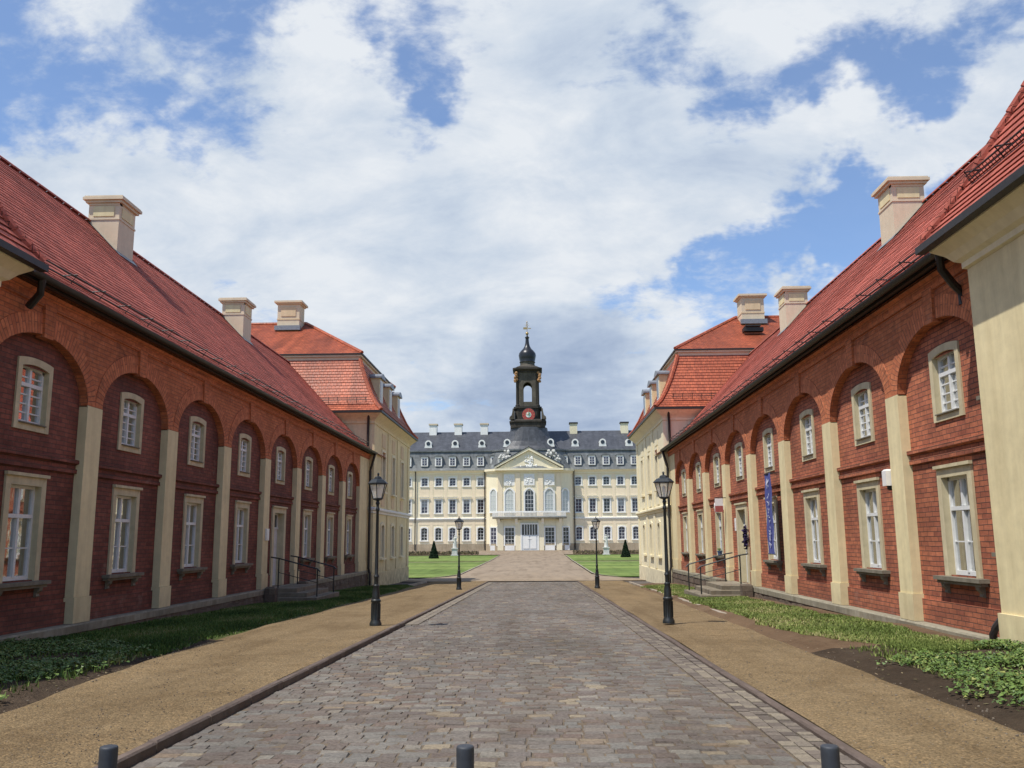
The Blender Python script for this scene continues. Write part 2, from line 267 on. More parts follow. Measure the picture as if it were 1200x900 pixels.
# ------------------------------------------------------------------ mesh builder
LOC = {}
class MB:
    def __init__(self): self.v = []; self.f = []; self.uv = []; self.sm = []; self.rnd = []; self.mi = []; self.T = None; self.cur = 0
    def pt(self, p):
        if self.T: p = self.T(*p)
        self.v.append(tuple(p)); return len(self.v) - 1
    def face(self, pts, uv=None, smooth=False, rnd=0.0):
        self.f.append([self.pt(p) for p in pts]); self.uv.append(uv); self.sm.append(smooth); self.rnd.append(rnd); self.mi.append(self.cur)
    def box(self, x0, x1, y0, y1, z0, z1, rnd=0.0, skip=''):
        if x0 > x1: x0, x1 = x1, x0
        if y0 > y1: y0, y1 = y1, y0
        c = lambda i: ((x0, x1)[i & 1], (y0, y1)[i >> 1 & 1], (z0, z1)[i >> 2])
        for k, q in (('b', (0, 2, 3, 1)), ('t', (4, 5, 7, 6)), ('s', (0, 1, 5, 4)), ('n', (2, 6, 7, 3)), ('w', (0, 4, 6, 2)), ('e', (1, 3, 7, 5))):
            if k not in skip: self.face([c(i) for i in q], rnd=rnd)
    def bevbox(self, x0, x1, y0, y1, z0, z1, b=.01):
        # box whose top edges are chamfered
        self.box(x0, x1, y0, y1, z0, z1 - b, skip='t')
        o = [(x0, y0), (x1, y0), (x1, y1), (x0, y1)]; i = [(x0 + b, y0 + b), (x1 - b, y0 + b), (x1 - b, y1 - b), (x0 + b, y1 - b)]
        for k in range(4):
            j = (k + 1) % 4
            self.face([(*o[k], z1 - b), (*o[j], z1 - b), (*i[j], z1), (*i[k], z1)])
        self.face([(*p, z1) for p in i])
    def extr(self, prof, a0, a1, axis='u', closed=True, caps=True, smooth=False):
        # prof: list of (p, q); extruded along first coordinate from a0 to a1 -> (a, p, q)
        n = len(prof)
        for k in range(n if closed else n - 1):
            j = (k + 1) % n
            self.face([(a0, *prof[k]), (a1, *prof[k]), (a1, *prof[j]), (a0, *prof[j])], smooth=smooth)
        if closed and caps:
            self.face([(a0, *p) for p in prof]); self.face([(a1, *p) for p in prof][::-1])
    def lathe(self, c, prof, n=16, smooth=True, ph=0, sx=1, sy=1, rnd=0.0):
        ring = lambda r, z: [(c[0] + sx * r * math.cos(ph + 2 * math.pi * k / n), c[1] + sy * r * math.sin(ph + 2 * math.pi * k / n), c[2] + z) for k in range(n)]
        rs = [ring(r, z) for r, z in prof]
        for a, b in zip(rs, rs[1:]):
            for k in range(n):
                j = (k + 1) % n; self.face([a[k], a[j], b[j], b[k]], smooth=smooth, rnd=rnd)
        if prof[0][0] > 1e-4: self.face(rs[0][::-1], rnd=rnd)
        if prof[-1][0] > 1e-4: self.face(rs[-1], rnd=rnd)
    def tube(self, pts, r, n=8, smooth=True, r2=None):
        pts = [Vector(p) for p in pts]; rings = []
        for i, p in enumerate(pts):
            d = (pts[min(i + 1, len(pts) - 1)] - pts[max(i - 1, 0)]).normalized()
            a = d.cross(Vector((0, 0, 1)));
            if a.length < .05: a = d.cross(Vector((1, 0, 0)))
            a.normalize(); b = d.cross(a); rr = r if r2 is None else r + (r2 - r) * i / (len(pts) - 1)
            rings.append([tuple(p + rr * (a * math.cos(2 * math.pi * k / n) + b * math.sin(2 * math.pi * k / n))) for k in range(n)])
        for a, b in zip(rings, rings[1:]):
            for k in range(n):
                j = (k + 1) % n; self.face([a[k], a[j], b[j], b[k]], smooth=smooth)
        self.face(rings[0][::-1]); self.face(rings[-1])
    def ball(self, c, r, n=8, m=6, sx=1, sy=1, sz=1, rnd=0.0, jit=0):
        P = []
        for i in range(m + 1):
            th = math.pi * i / m
            P.append((max(1e-5, r * math.sin(th)), -r * sz * math.cos(th)))
        self.lathe(c, P, n, True, 0, sx, sy, rnd)
    def grid_wall(self, u0, u1, z0, z1, holes, w=0.0):
        us = sorted({u0, u1, *[h[0] for h in holes], *[h[1] for h in holes]}); zs = sorted({z0, z1, *[h[2] for h in holes], *[h[3] for h in holes]})
        for a, b in zip(us, us[1:]):
            for c, d in zip(zs, zs[1:]):
                mu, mz = (a + b) / 2, (c + d) / 2
                if any(h[0] < mu < h[1] and h[2] < mz < h[3] for h in holes): continue
                self.face([(a, w, c), (b, w, c), (b, w, d), (a, w, d)])
    def mesh(self, name, mats, off=(0, 0, 0), weld=True):
        me = bpy.data.meshes.new(name)
        V = [(x - off[0], y - off[1], z - off[2]) for x, y, z in self.v]
        me.from_pydata(V, [], self.f)
        for m in (mats if isinstance(mats, (list, tuple)) else [mats]): me.materials.append(m)
        me.polygons.foreach_set('material_index', self.mi)
        me.polygons.foreach_set('use_smooth', self.sm)
        ul = me.uv_layers.new(name='UVMap'); data = []
        for k, p in enumerate(me.polygons):
            u = self.uv[k]
            if u:
                for a in u: data += a
                continue
            n = p.normal
            if abs(n.z) > .96:
                for i in p.vertices: v = self.v[i]; data += (v[0], v[1])
            else:
                t = Vector((-n.y, n.x, 0)).normalized(); s = n.cross(t)
                if s.z < 0: s = -s; t = -t
                for i in p.vertices: v = Vector(self.v[i]); data += (v.dot(t), v.dot(s))
        ul.data.foreach_set('uv', data)
        at = me.attributes.new('rnd', 'FLOAT', 'FACE'); at.data.foreach_set('value', self.rnd)
        if weld and any(self.sm):
            bm = bmesh.new(); bm.from_mesh(me); bmesh.ops.remove_doubles(bm, verts=bm.verts, dist=1e-5); bm.to_mesh(me); bm.free(); me.set_sharp_from_angle(angle=R(42))
        me.update(); return me
    def build(self, name, mats, parent=None, **kw):
        off = LOC[parent] if parent else (0, 0, 0)
        o = bpy.data.objects.new(name, self.mesh(name, mats, off)); COL.objects.link(o)
        if parent: o.parent = parent
        LOC[o] = off
        for k, v in kw.items(): o[k] = v
        return o

def thing(name, label, cat, loc, group=None):
    o = bpy.data.objects.new(name, None); COL.objects.link(o); o.location = loc; o.empty_display_size = .3
    o['label'] = label; o['category'] = cat
    if group: o['group'] = group
    LOC[o] = tuple(loc); return o
def tag(o, label, cat, group=None, kind=None):
    o['label'] = label; o['category'] = cat
    if group: o['group'] = group
    if kind: o['kind'] = kind
    return o
def struct(mb, name, mats):
    o = mb.build(name, mats); o['kind'] = 'structure'; return o
def inst(name, me, parent, loc=(0, 0, 0), rz=0):
    o = bpy.data.objects.new(name, me); COL.objects.link(o); o.parent = parent; o.location = loc; o.rotation_euler = (0, 0, rz); return o
def copy_tree(o, parent=None):
    c = o.copy(); COL.objects.link(c); c.parent = parent
    for ch in list(o.children): copy_tree(ch, c)
    return c

def gz(y):                                  # ground height along the street (eye level = 0)
    P = [(-400, -1.2), (0, -1.31), (50, -2.285), (58, -2.40), (100, -2.38), (130, -2.2), (158, -1.92), (230, -1.9), (4000, -1.9)]
    for (a, b), (c, d) in zip(P, P[1:]):
        if y <= c: return b + (d - b) * (y - a) / (c - a)
    return -1.9

def strip(mb, edge0, edge1, ys, dz, rnd=0, jig=0, cols=1):
    # ground-following sheet between two edge functions of y
    for a, b in zip(ys, ys[1:]):
        for c in range(cols):
            X = lambda y, t: edge0(y) + (edge1(y) - edge0(y)) * t
            t0, t1 = c / cols, (c + 1) / cols
            mb.face([(X(a, t0), a, gz(a) + dz(X(a, t0), a)), (X(a, t1), a, gz(a) + dz(X(a, t1), a)), (X(b, t1), b, gz(b) + dz(X(b, t1), b)), (X(b, t0), b, gz(b) + dz(X(b, t0), b))])
def frange(a, b, s):
    n = max(1, round((b - a) / s)); return [a + (b - a) * k / n for k in range(n + 1)]

# ------------------------------------------------------------------ ground
mb = MB()
ys = [-400, -100, -20, 0, 15, 30, 50, 58, 80, 100, 115, 130, 145, 158, 230, 600, 4000]
xs = [-3000, -400, -60, -25, -9.5, 7.5, 25, 60, 400, 3000]
for a, b in zip(ys, ys[1:]):
    for c, d in zip(xs, xs[1:]):
        mb.face([(c, a, gz(a) - .10), (d, a, gz(a) - .10), (d, b, gz(b) - .10), (c, b, gz(b) - .10)])
struct(mb, 'ground', M['field'])

RX0, RX1, REND = -2.66, 2.02, 47.5
mb = MB(); strip(mb, lambda y: RX0 - .02, lambda y: RX1 + .02, frange(-8, REND, 4), lambda x, y: -.022)
base = struct(mb, 'road_bed', M['joint'])
# real setts, laid in rows across the road
mb = MB(); y = 1.2; rr = random.Random(3)
def camber(x): t = (x - (RX0 + RX1) / 2) / ((RX1 - RX0) / 2); return .035 * (1 - t * t)
while y < REND - .1:
    h = rr.uniform(.105, .14); x = RX0 + .03 + rr.uniform(-.16, 0)
    while x < RX1 - .42:
        w = rr.uniform(.11, .225); x0, x1 = max(x, RX0 + .02), min(x + w, RX1 - .36)
        x += w
        if x1 - x0 < .05: continue
        g = .009; rnd = rr.random(); t = rr.uniform(-.005, .005)
        a = [(x0 + g * rr.random(), y + g * rr.random() + rr.uniform(-.006, .006)), (x1 - g * rr.random(), y + g * rr.random() + rr.uniform(-.006, .006)), (x1 - g * rr.random(), y + h - g * rr.random()), (x0 + g * rr.random(), y + h - g * rr.random())]
        cx, cy = (x0 + x1) / 2, y + h / 2
        zz = gz(cy) + camber(cx)
        tx, ty = rr.uniform(-.05, .05), rr.uniform(-.05, .05)
        top = [(cx + (p - cx) * .9, cy + (q - cy) * .86, zz + t + (p - cx) * tx + (q - cy) * ty) for p, q in a]
        low = [(p, q, zz - .009) for p, q in a]
        mb.face(top, rnd=rnd, smooth=False)
        for k in range(4):
            j = (k + 1) % 4; mb.face([low[k], low[j], top[j], top[k]], rnd=rnd)
    y += h
struct(mb, 'cobbled_road', M['cobble'])
mb = MB(); strip(mb, lambda y: RX0, lambda y: RX1, frange(1.2, REND, 1.5), lambda x, y: camber(x) - .0065, cols=8); struct(mb, 'road_joint_sand', M['joint'])
# gutter setts along the right kerb: four rows of small stones
mb = MB()
for col in range(3):
    y = 1.2
    while y < REND - .1:
        h = rr.uniform(.1, .15); x0 = RX1 - .355 + col * .115; zz = gz(y) + .017 - .004 * (2 - abs(col - 1)); rnd = rr.random()
        b = .012; mb.box(x0 + .006, x0 + .109, y + .006, y + h - .006, zz - .02, zz + rr.uniform(-.003, .006), rnd=rnd, skip='b'); y += h
struct(mb, 'gutter_setts', M['sett_edge'])
mb = MB()
for col in range(2):
    y = 18
    while y < REND - .1:
        h = rr.uniform(.15, .22); x0 = RX0 + .01 + col * .13; zz = gz(y) + .022; mb.box(x0 + .005, x0 + .125, y + .006, y + h - .006, zz - .03, zz + rr.uniform(-.003, .005), rnd=.55 + .45 * rr.random(), skip='b'); y += h
struct(mb, 'gutter_setts', M['sett_edge'])
# kerbs: real stones end to end
def kerb(x0, x1, z, y0, y1, mat, name, ln=1.0, hh=.12, bow=lambda y: 0):
    mb = MB(); y = y0
    while y < y1:
        l = ln * rr.uniform(.85, 1.15); zz = gz(y + l / 2) + z + rr.uniform(-.005, .005); b = bow(y + l / 2)
        zz0, zz1 = gz(y) + z, gz(y + l) + z
        X0, X1, Y0, Y1 = x0 + b + rr.uniform(-.004, .004), x1 + b, y + .006, y + l - .006
        cz = .014; j = rr.uniform(-.004, .004)
        o = [(X0, Y0, zz0 + j - cz), (X1, Y0, zz0 + j - cz), (X1, Y1, zz1 + j - cz), (X0, Y1, zz1 + j - cz)]
        i = [(X0 + cz, Y0 + cz, zz0 + j), (X1 - cz, Y0 + cz, zz0 + j), (X1 - cz, Y1 - cz, zz1 + j), (X0 + cz, Y1 - cz, zz1 + j)]
        lo = [(p[0], p[1], p[2] - hh) for p in o]
        mb.face(i)
        for k in range(4):
            q = (k + 1) % 4; mb.face([o[k], o[q], i[q], i[k]]); mb.face([lo[k], lo[q], o[q], o[k]])
        y += l
    return struct(mb, name, mat)
KH = .07
kerb(RX0 - .09, RX0 - .005, KH, 1.2, REND, M['kerb'], 'kerb')
kerb(RX1 + .005, RX1 + .085, .038, 1.2, REND, M['kerb'], 'kerb')
def wob(y, s, a): return a * (math.sin(y * .9 + s) + .6 * math.sin(y * 2.3 + 2 * s) + .4 * math.sin(y * 5.1 + s * 3)) / 2
LPE = lambda y: -5.2 - max(0, (y - 15)) * .017 + (max(0, 14 - y) * .10 if y < 14 else 0) + wob(y, 1, .07)
RPE = lambda y: 3.58 + max(0, y - 10) * .024 + wob(y, 4, .06)
def pathz(e, s_, h): return lambda x, y: h + .006 * math.sin(x * 3 + y) - .35 * max(0, s_ * (x - e(y)) + .03)
mb = MB(); strip(mb, lambda y: LPE(y) - .25, lambda y: RX0 - .10, frange(-8, 49, .35), pathz(LPE, -1, KH - .014), cols=28); struct(mb, 'gravel_path', M['sand'])
mb = MB(); strip(mb, lambda y: RX1 + .084, lambda y: RPE(y) + .25, frange(-8, 49, .35), pathz(RPE, 1, .036), cols=20); struct(mb, 'gravel_path', M['sand'])
# planted strips in front of the walls
def lump(x, y): return .014 * (math.sin(x * 2.1 + y * 1.3) + math.sin(x * 4.7 - y * 2.2) * .5)
def rl(x, y): d = LPE(y) - x; return .0 + .10 * max(0, min(1, (d + .15) / .45)) - .035 * max(0, min(1, (d - .4) / 2))
def rr_soil(x, y): d = x - RPE(y); return -.02 + .10 * max(0, min(1, (d + .15) / .45)) + .07 * max(0, min(1, (d - .4) / 2))
mb = MB(); strip(mb, lambda y: -8.6, lambda y: LPE(y) + .14, frange(-8, 14.5, .25), lambda x, y: rl(x, y) + lump(x, y), cols=24); struct(mb, 'soil_bed', M['soil'])
mb = MB(); strip(mb, lambda y: -8.6, lambda y: LPE(y) + .14, frange(14.5, 41.5, .3), lambda x, y: rl(x, y) + lump(x, y) * .6, cols=20); struct(mb, 'grass_strip', M['turf'])
mb = MB(); strip(mb, lambda y: RPE(y) - .14, lambda y: 6.8, frange(-8, 12.6, .25), lambda x, y: rr_soil(x, y) + lump(x, y), cols=22); struct(mb, 'soil_bed', M['soil'])
mb = MB(); strip(mb, lambda y: RPE(y) - .14, lambda y: 6.8, frange(12.6, 41.5, .3), lambda x, y: rr_soil(x, y) + lump(x, y), cols=22); struct(mb, 'soil_strip', M['drysoil'])
RG0 = lambda y: 4.22 + max(0, y - 13) * .012 + wob(y, 2, .14) + (0.25 * max(0, 14.2 - y)); RG1 = lambda y: 5.72 + wob(y, 5, .12)
mb = MB(); strip(mb, RG0, RG1, frange(11.8, 39, .4), lambda x, y: rr_soil(x, y) + lump(x, y) + .018, cols=4); struct(mb, 'grass_strip', M['turf'])
kerb(4.06, 4.14, .075, 20, 45, M['palekerb'], 'kerb', 1.2, .1, lambda y: (y - 20) * .018)
kerb(-6.18, -6.08, .07, 40, 49, M['palekerb'], 'kerb', 1.5, .1, lambda y: (y - 40) * -.01)
# cross road, forecourt drive, lawns
mb = MB(); strip(mb, lambda y: -26, lambda y: 26, frange(41.5, 58.5, 2), lambda x, y: -.035, cols=6); struct(mb, 'cross_road', M['asphalt'])
mb = MB(); strip(mb, lambda y: -5.45 - max(0, 62 - y) * .35, lambda y: 3.65 + max(0, 62 - y) * .3, frange(50.5, 160, 3), lambda x, y: .01, cols=3); struct(mb, 'gravel_drive', M['drive'])
mb = MB(); strip(mb, lambda y: -60, lambda y: 60, frange(132, 162, 5), lambda x, y: -.02, cols=4); struct(mb, 'forecourt', M['drive'])
LW0 = lambda y: -5.5 - max(0, 64 - y) ** 2 * .03
LW1 = lambda y: 3.7 + max(0, 64 - y) ** 2 * .03
for a, b in ((57.6, 96), (99, 126)):
    mb = MB(); strip(mb, lambda y: -60, LW0, frange(a, b, 2), lambda x, y: .04, cols=6); struct(mb, 'lawn', M['lawn'])
    mb = MB(); strip(mb, LW1, lambda y: 60, frange(a, b, 2), lambda x, y: .04, cols=6); struct(mb, 'lawn', M['lawn'])
for s, e in ((-1, lambda y: LW0(y) - .0), (1, lambda y: LW1(y) + .12)):
    mb = MB(); strip(mb, lambda y: e(y) - .12 + (0 if s > 0 else .12), lambda y: e(y) + (0 if s > 0 else .12), frange(57.6, 126, 1.5), lambda x, y: .06); struct(mb, 'lawn_edging', M['palekerb'])
mb = MB(); strip(mb, lambda y: -60, lambda y: -5.6, [96, 99], lambda x, y: -.005); strip(mb, lambda y: 3.8, lambda y: 60, [96, 99], lambda x, y: -.005); struct(mb, 'lawn_path', M['drive'])

# ------------------------------------------------------------------ windows (local x along wall, y outward, z up)
def arc_top(hw, z, rise, n=8): return [(-hw + 2 * hw * k / n, z + rise * (1 - (2 * k / n - 1) ** 2)) for k in range(n + 1)]
def surround(hw, hi, z0, zi, zo, y0, y1, rise=0, bottom=0, lip=0):
    mb = MB()
    n = 8 if rise else 1
    inn, out = arc_top(hi, zi - rise, rise, n), arc_top(hw, zo - rise, rise, n)
    for s in (-1, 1):
        a, b = sorted((s * hi, s * hw))
        mb.box(a, b, y0, y1, z0, zi - rise if rise == 0 else min(zi, zo) - rise, skip='t')
    zt = zi - rise
    for k in range(n):
        a, b, c, d = inn[k], inn[k + 1], out[k + 1], out[k]
        mb.face([(a[0], y1, a[1]), (b[0], y1, b[1]), (c[0], y1, c[1]), (d[0], y1, d[1])])
        mb.face([(a[0], y0, a[1]), (b[0], y0, b[1]), (b[0], y1, b[1]), (a[0], y1, a[1])])
        mb.face([(d[0], y0, d[1]), (c[0], y0, c[1]), (c[0], y1, c[1]), (d[0], y1, d[1])])
    for s in (-1, 1):
        mb.face([(s * hi, y1, zt), (s * hw, y1, zt), (s * hw, y1, zo - rise)])
        mb.face([(s * hw, y0, zt), (s * hw, y1, zt), (s * hw, y1, zo - rise), (s * hw, y0, zo - rise)])
    if bottom: mb.box(-hi, hi, y0, y1 - .003, z0, z0 + bottom)
    if lip: mb.box(-hw - .03, hw + .03, y1 - .02, y1 + .04, zo, zo + .05)
    return mb
def sash(hi, z0, z1, y, rise=0, transom=None, cols=2, bars=(), fr=.047, bar=.02, topcols=None, dp=.05):
    mb = MB(); y1 = y + dp
    mb.box(-hi, -hi + fr, y, y1, z0, z1 - rise); mb.box(hi - fr, hi, y, y1, z0, z1 - rise); mb.box(-hi + fr, hi - fr, y, y1, z0, z0 + fr + .02)
    top = arc_top(hi, z1 - rise, rise, 6 if rise else 1)
    for a, b in zip(top, top[1:]):
        mb.face([(a[0], y1, a[1] - fr), (b[0], y1, b[1] - fr), (b[0], y1, b[1]), (a[0], y1, a[1])])
        mb.face([(a[0], y, a[1] - fr), (b[0], y, b[1] - fr), (b[0], y1, b[1] - fr), (a[0], y1, a[1] - fr)])
    if transom: mb.box(-hi + fr, hi - fr, y - .002, y1 + .018, transom - .03, transom + .03)
    if cols == 2:
        mb.box(-.027, .027, y - .001, y1 + .012, z0 + fr, (transom or z1 - fr) - .035)
        if transom: mb.box(-.03, .03, y, y1 + .004, transom + .035, z1 - fr)
    else:
        for k in range(1, cols):
            x = -hi + 2 * hi * k / cols; mb.box(x - .025, x + .025, y, y1 - .003, z0 + fr, z1 - fr)
    for b in bars: mb.box(-hi + fr, hi - fr, y + .008, y1 - .012, b - bar / 2, b + bar / 2)
    return mb
def pane(hi, z0, z1, y):
    mb = MB(); mb.face([(-hi, y, z0), (hi, y, z0), (hi, y, z1), (-hi, y, z1)]); return mb
def curtain(hi, z0, z1, y, split=.5, dark=.45, style=0):
    mb = MB(); mb.cur = 0
    n = 12
    for s in (-1, 1):
        w = hi * split
        if style == 1 and s == 1: w *= .35
        for k in range(n):
            a, b = s * (hi - w * k / n), s * (hi - w * (k + 1) / n)
            ya, yb = y - .025 * (k % 2), y - .025 * ((k + 1) % 2)
            mb.face([(a, ya, z0), (b, yb, z0), (b, yb, z1), (a, ya, z1)])
    if style == 2: mb.face([(-hi, y - .05, z0 + (z1 - z0) * .0), (hi, y - .05, z0), (hi, y - .05, z0 + (z1 - z0) * .45), (-hi, y - .05, z0 + (z1 - z0) * .45)])
    mb.cur = 1; d = y - dark
    H = hi + .1
    mb.face([(-H, d, z0 - .1), (H, d, z0 - .1), (H, d, z1 + .1), (-H, d, z1 + .1)])
    for s in (-1, 1): mb.face([(s * H, d, z0 - .1), (s * H, y + .02, z0 - .1), (s * H, y + .02, z1 + .1), (s * H, d, z1 + .1)])
    mb.face([(-H, d, z0 - .1), (H, d, z0 - .1), (H, y + .02, z0 - .1), (-H, y + .02, z0 - .1)]); mb.face([(-H, d, z1 + .1), (H, d, z1 + .1), (H, y + .02, z1 + .1), (-H, y + .02, z1 + .1)])
    return mb
WIN = {}
# ground-floor window; origin at the bottom of the stone surround
WIN['low'] = dict(window=surround(.565, .43, 0, 1.50, 1.64, -.12, .035, lip=1).mesh('window', M['sandstone']),
    sash=sash(.43, .02, 1.50, -.12, transom=1.02, bars=(.52,)).mesh('sash', M['timber']),
    pane=pane(.41, .05, 1.48, -.102).mesh('pane', M['glass']))
for k in range(3): WIN['low']['curtain%d' % k] = curtain(.41, .05, 1.48, -.19, (.36, .42, .30)[k], .4, (0, 1, 2)[k]).mesh('curtain', [M['curtain'], M['room']])
sl = MB(); sl.box(-.74, .74, -.12, .15, -.06, -.003); sl.box(-.70, .70, .005, .11, -.11, -.06, skip='t')
for s in (-1, 1): sl.T = lambda a, p, q, s=s: (s * .55 + a, p, q); sl.extr([(.003, -.111), (.10, -.111), (.09, -.16), (.04, -.21), (.05, -.25), (.003, -.27)], -.05, .05)
WIN['low']['sill'] = sl.mesh('sill', M['sillstone'])
# upper window with a segmental head and small panes
WIN['up'] = dict(window=surround(.50, .385, 0, 1.06, 1.175, -.11, .03, rise=.05, bottom=.10).mesh('window', M['sandstone']),
    sash=sash(.385, .10, 1.06, -.11, rise=.05, transom=.735, bars=(.29, .43, .58, .86)).mesh('sash', M['timber']),
    pane=pane(.37, .12, 1.03, -.094).mesh('pane', M['glass']), curtain0=curtain(.37, .12, 1.03, -.19, .25, .4).mesh('curtain', [M['curtain'], M['room']]))
WIN['up']['curtain1'] = curtain(.37, .12, 1.03, -.19, .35, .4, 1).mesh('curtain', [M['curtain'], M['room']]); WIN['up']['curtain2'] = WIN['up']['curtain0']
sl = MB(); sl.box(-.38, .38, -.11, .06, .101, .12); WIN['up']['sill'] = sl.mesh('sill', M['sillstone'])
WRND = random.Random(5)
def put_window(kind, parent, loc, rz, style=0):
    W = WIN[kind]; pl = LOC[parent]
    w = inst('window', W['window'], parent, (loc[0] - pl[0], loc[1] - pl[1], loc[2] - pl[2]), rz)
    for k in ('sash', 'pane', 'sill'):
        if k in W: inst(k, WRND.choice(W['panes']) if k == 'pane' and 'panes' in W else W[k], w)
    c = W.get('curtain%d' % style) or W.get('curtain')
    if c: inst('curtain', c, w)
    return w

# tiled slope: courses climb prof (list of (w, z)) and run along u
def tiled(mb, prof, u0, u1, course=.165, lift=.022, uf0=None, uf1=None):
    L = [0]
    for a, b in zip(prof, prof[1:]): L.append(L[-1] + math.hypot(b[0] - a[0], b[1] - a[1]))
    def at(s):
        for k in range(len(prof) - 1):
            if s <= L[k + 1] or k == len(prof) - 2:
                t = (s - L[k]) / (L[k + 1] - L[k]); a, b = prof[k], prof[k + 1]
                d = ((b[0] - a[0]) / (L[k + 1] - L[k]), (b[1] - a[1]) / (L[k + 1] - L[k])); nrm = (-d[1], d[0]) if -d[1] * 0 + d[0] > 0 else (d[1], -d[0])
                if nrm[1] < 0: nrm = (-nrm[0], -nrm[1])
                return (a[0] + (b[0] - a[0]) * t, a[1] + (b[1] - a[1]) * t), nrm, s
    n = max(1, round(L[-1] / course)); c = L[-1] / n
    f0 = uf0 or (lambda s: u0); f1 = uf1 or (lambda s: u1)
    for k in range(n):
        (p, nr, s0), (q, nr2, s1) = at(k * c), at((k + 1) * c)
        P = (p[0] + nr[0] * lift, p[1] + nr[1] * lift); P0 = (p[0] + nr[0] * .002, p[1] + nr[1] * .002); Q = (q[0] + nr2[0] * .002, q[1] + nr2[1] * .002)
        a0, a1, b0, b1 = f0(s0 / L[-1]), f1(s0 / L[-1]), f0(s1 / L[-1]), f1(s1 / L[-1])
        v0, v1 = k * course + .002, (k + 1) * course - .002
        jig = lambda u, kk: .014 * math.sin(u * .55 + kk * .12) + .007 * math.sin(u * 2.7 + kk * 1.9) + .005 * math.sin(u * 7.3 + kk * 2.7)
        us = frange(a0, a1, .55)
        for x0, x1 in zip(us, us[1:]):
            e = lambda p_, u, kk: (u, p_[0], p_[1] + jig(u, kk))
            mb.face([e(P, x0, k), e(P, x1, k), e(Q, x1, k + 1), e(Q, x0, k + 1)], uv=[(x0, v0), (x1, v0), (x1, v1), (x0, v1)])
            mb.face([e(P0, x0, k), e(P0, x1, k), e(P, x1, k), e(P, x0, k)], uv=[(x0, v0), (x1, v0), (x1, v0 + .01), (x0, v0 + .01)])

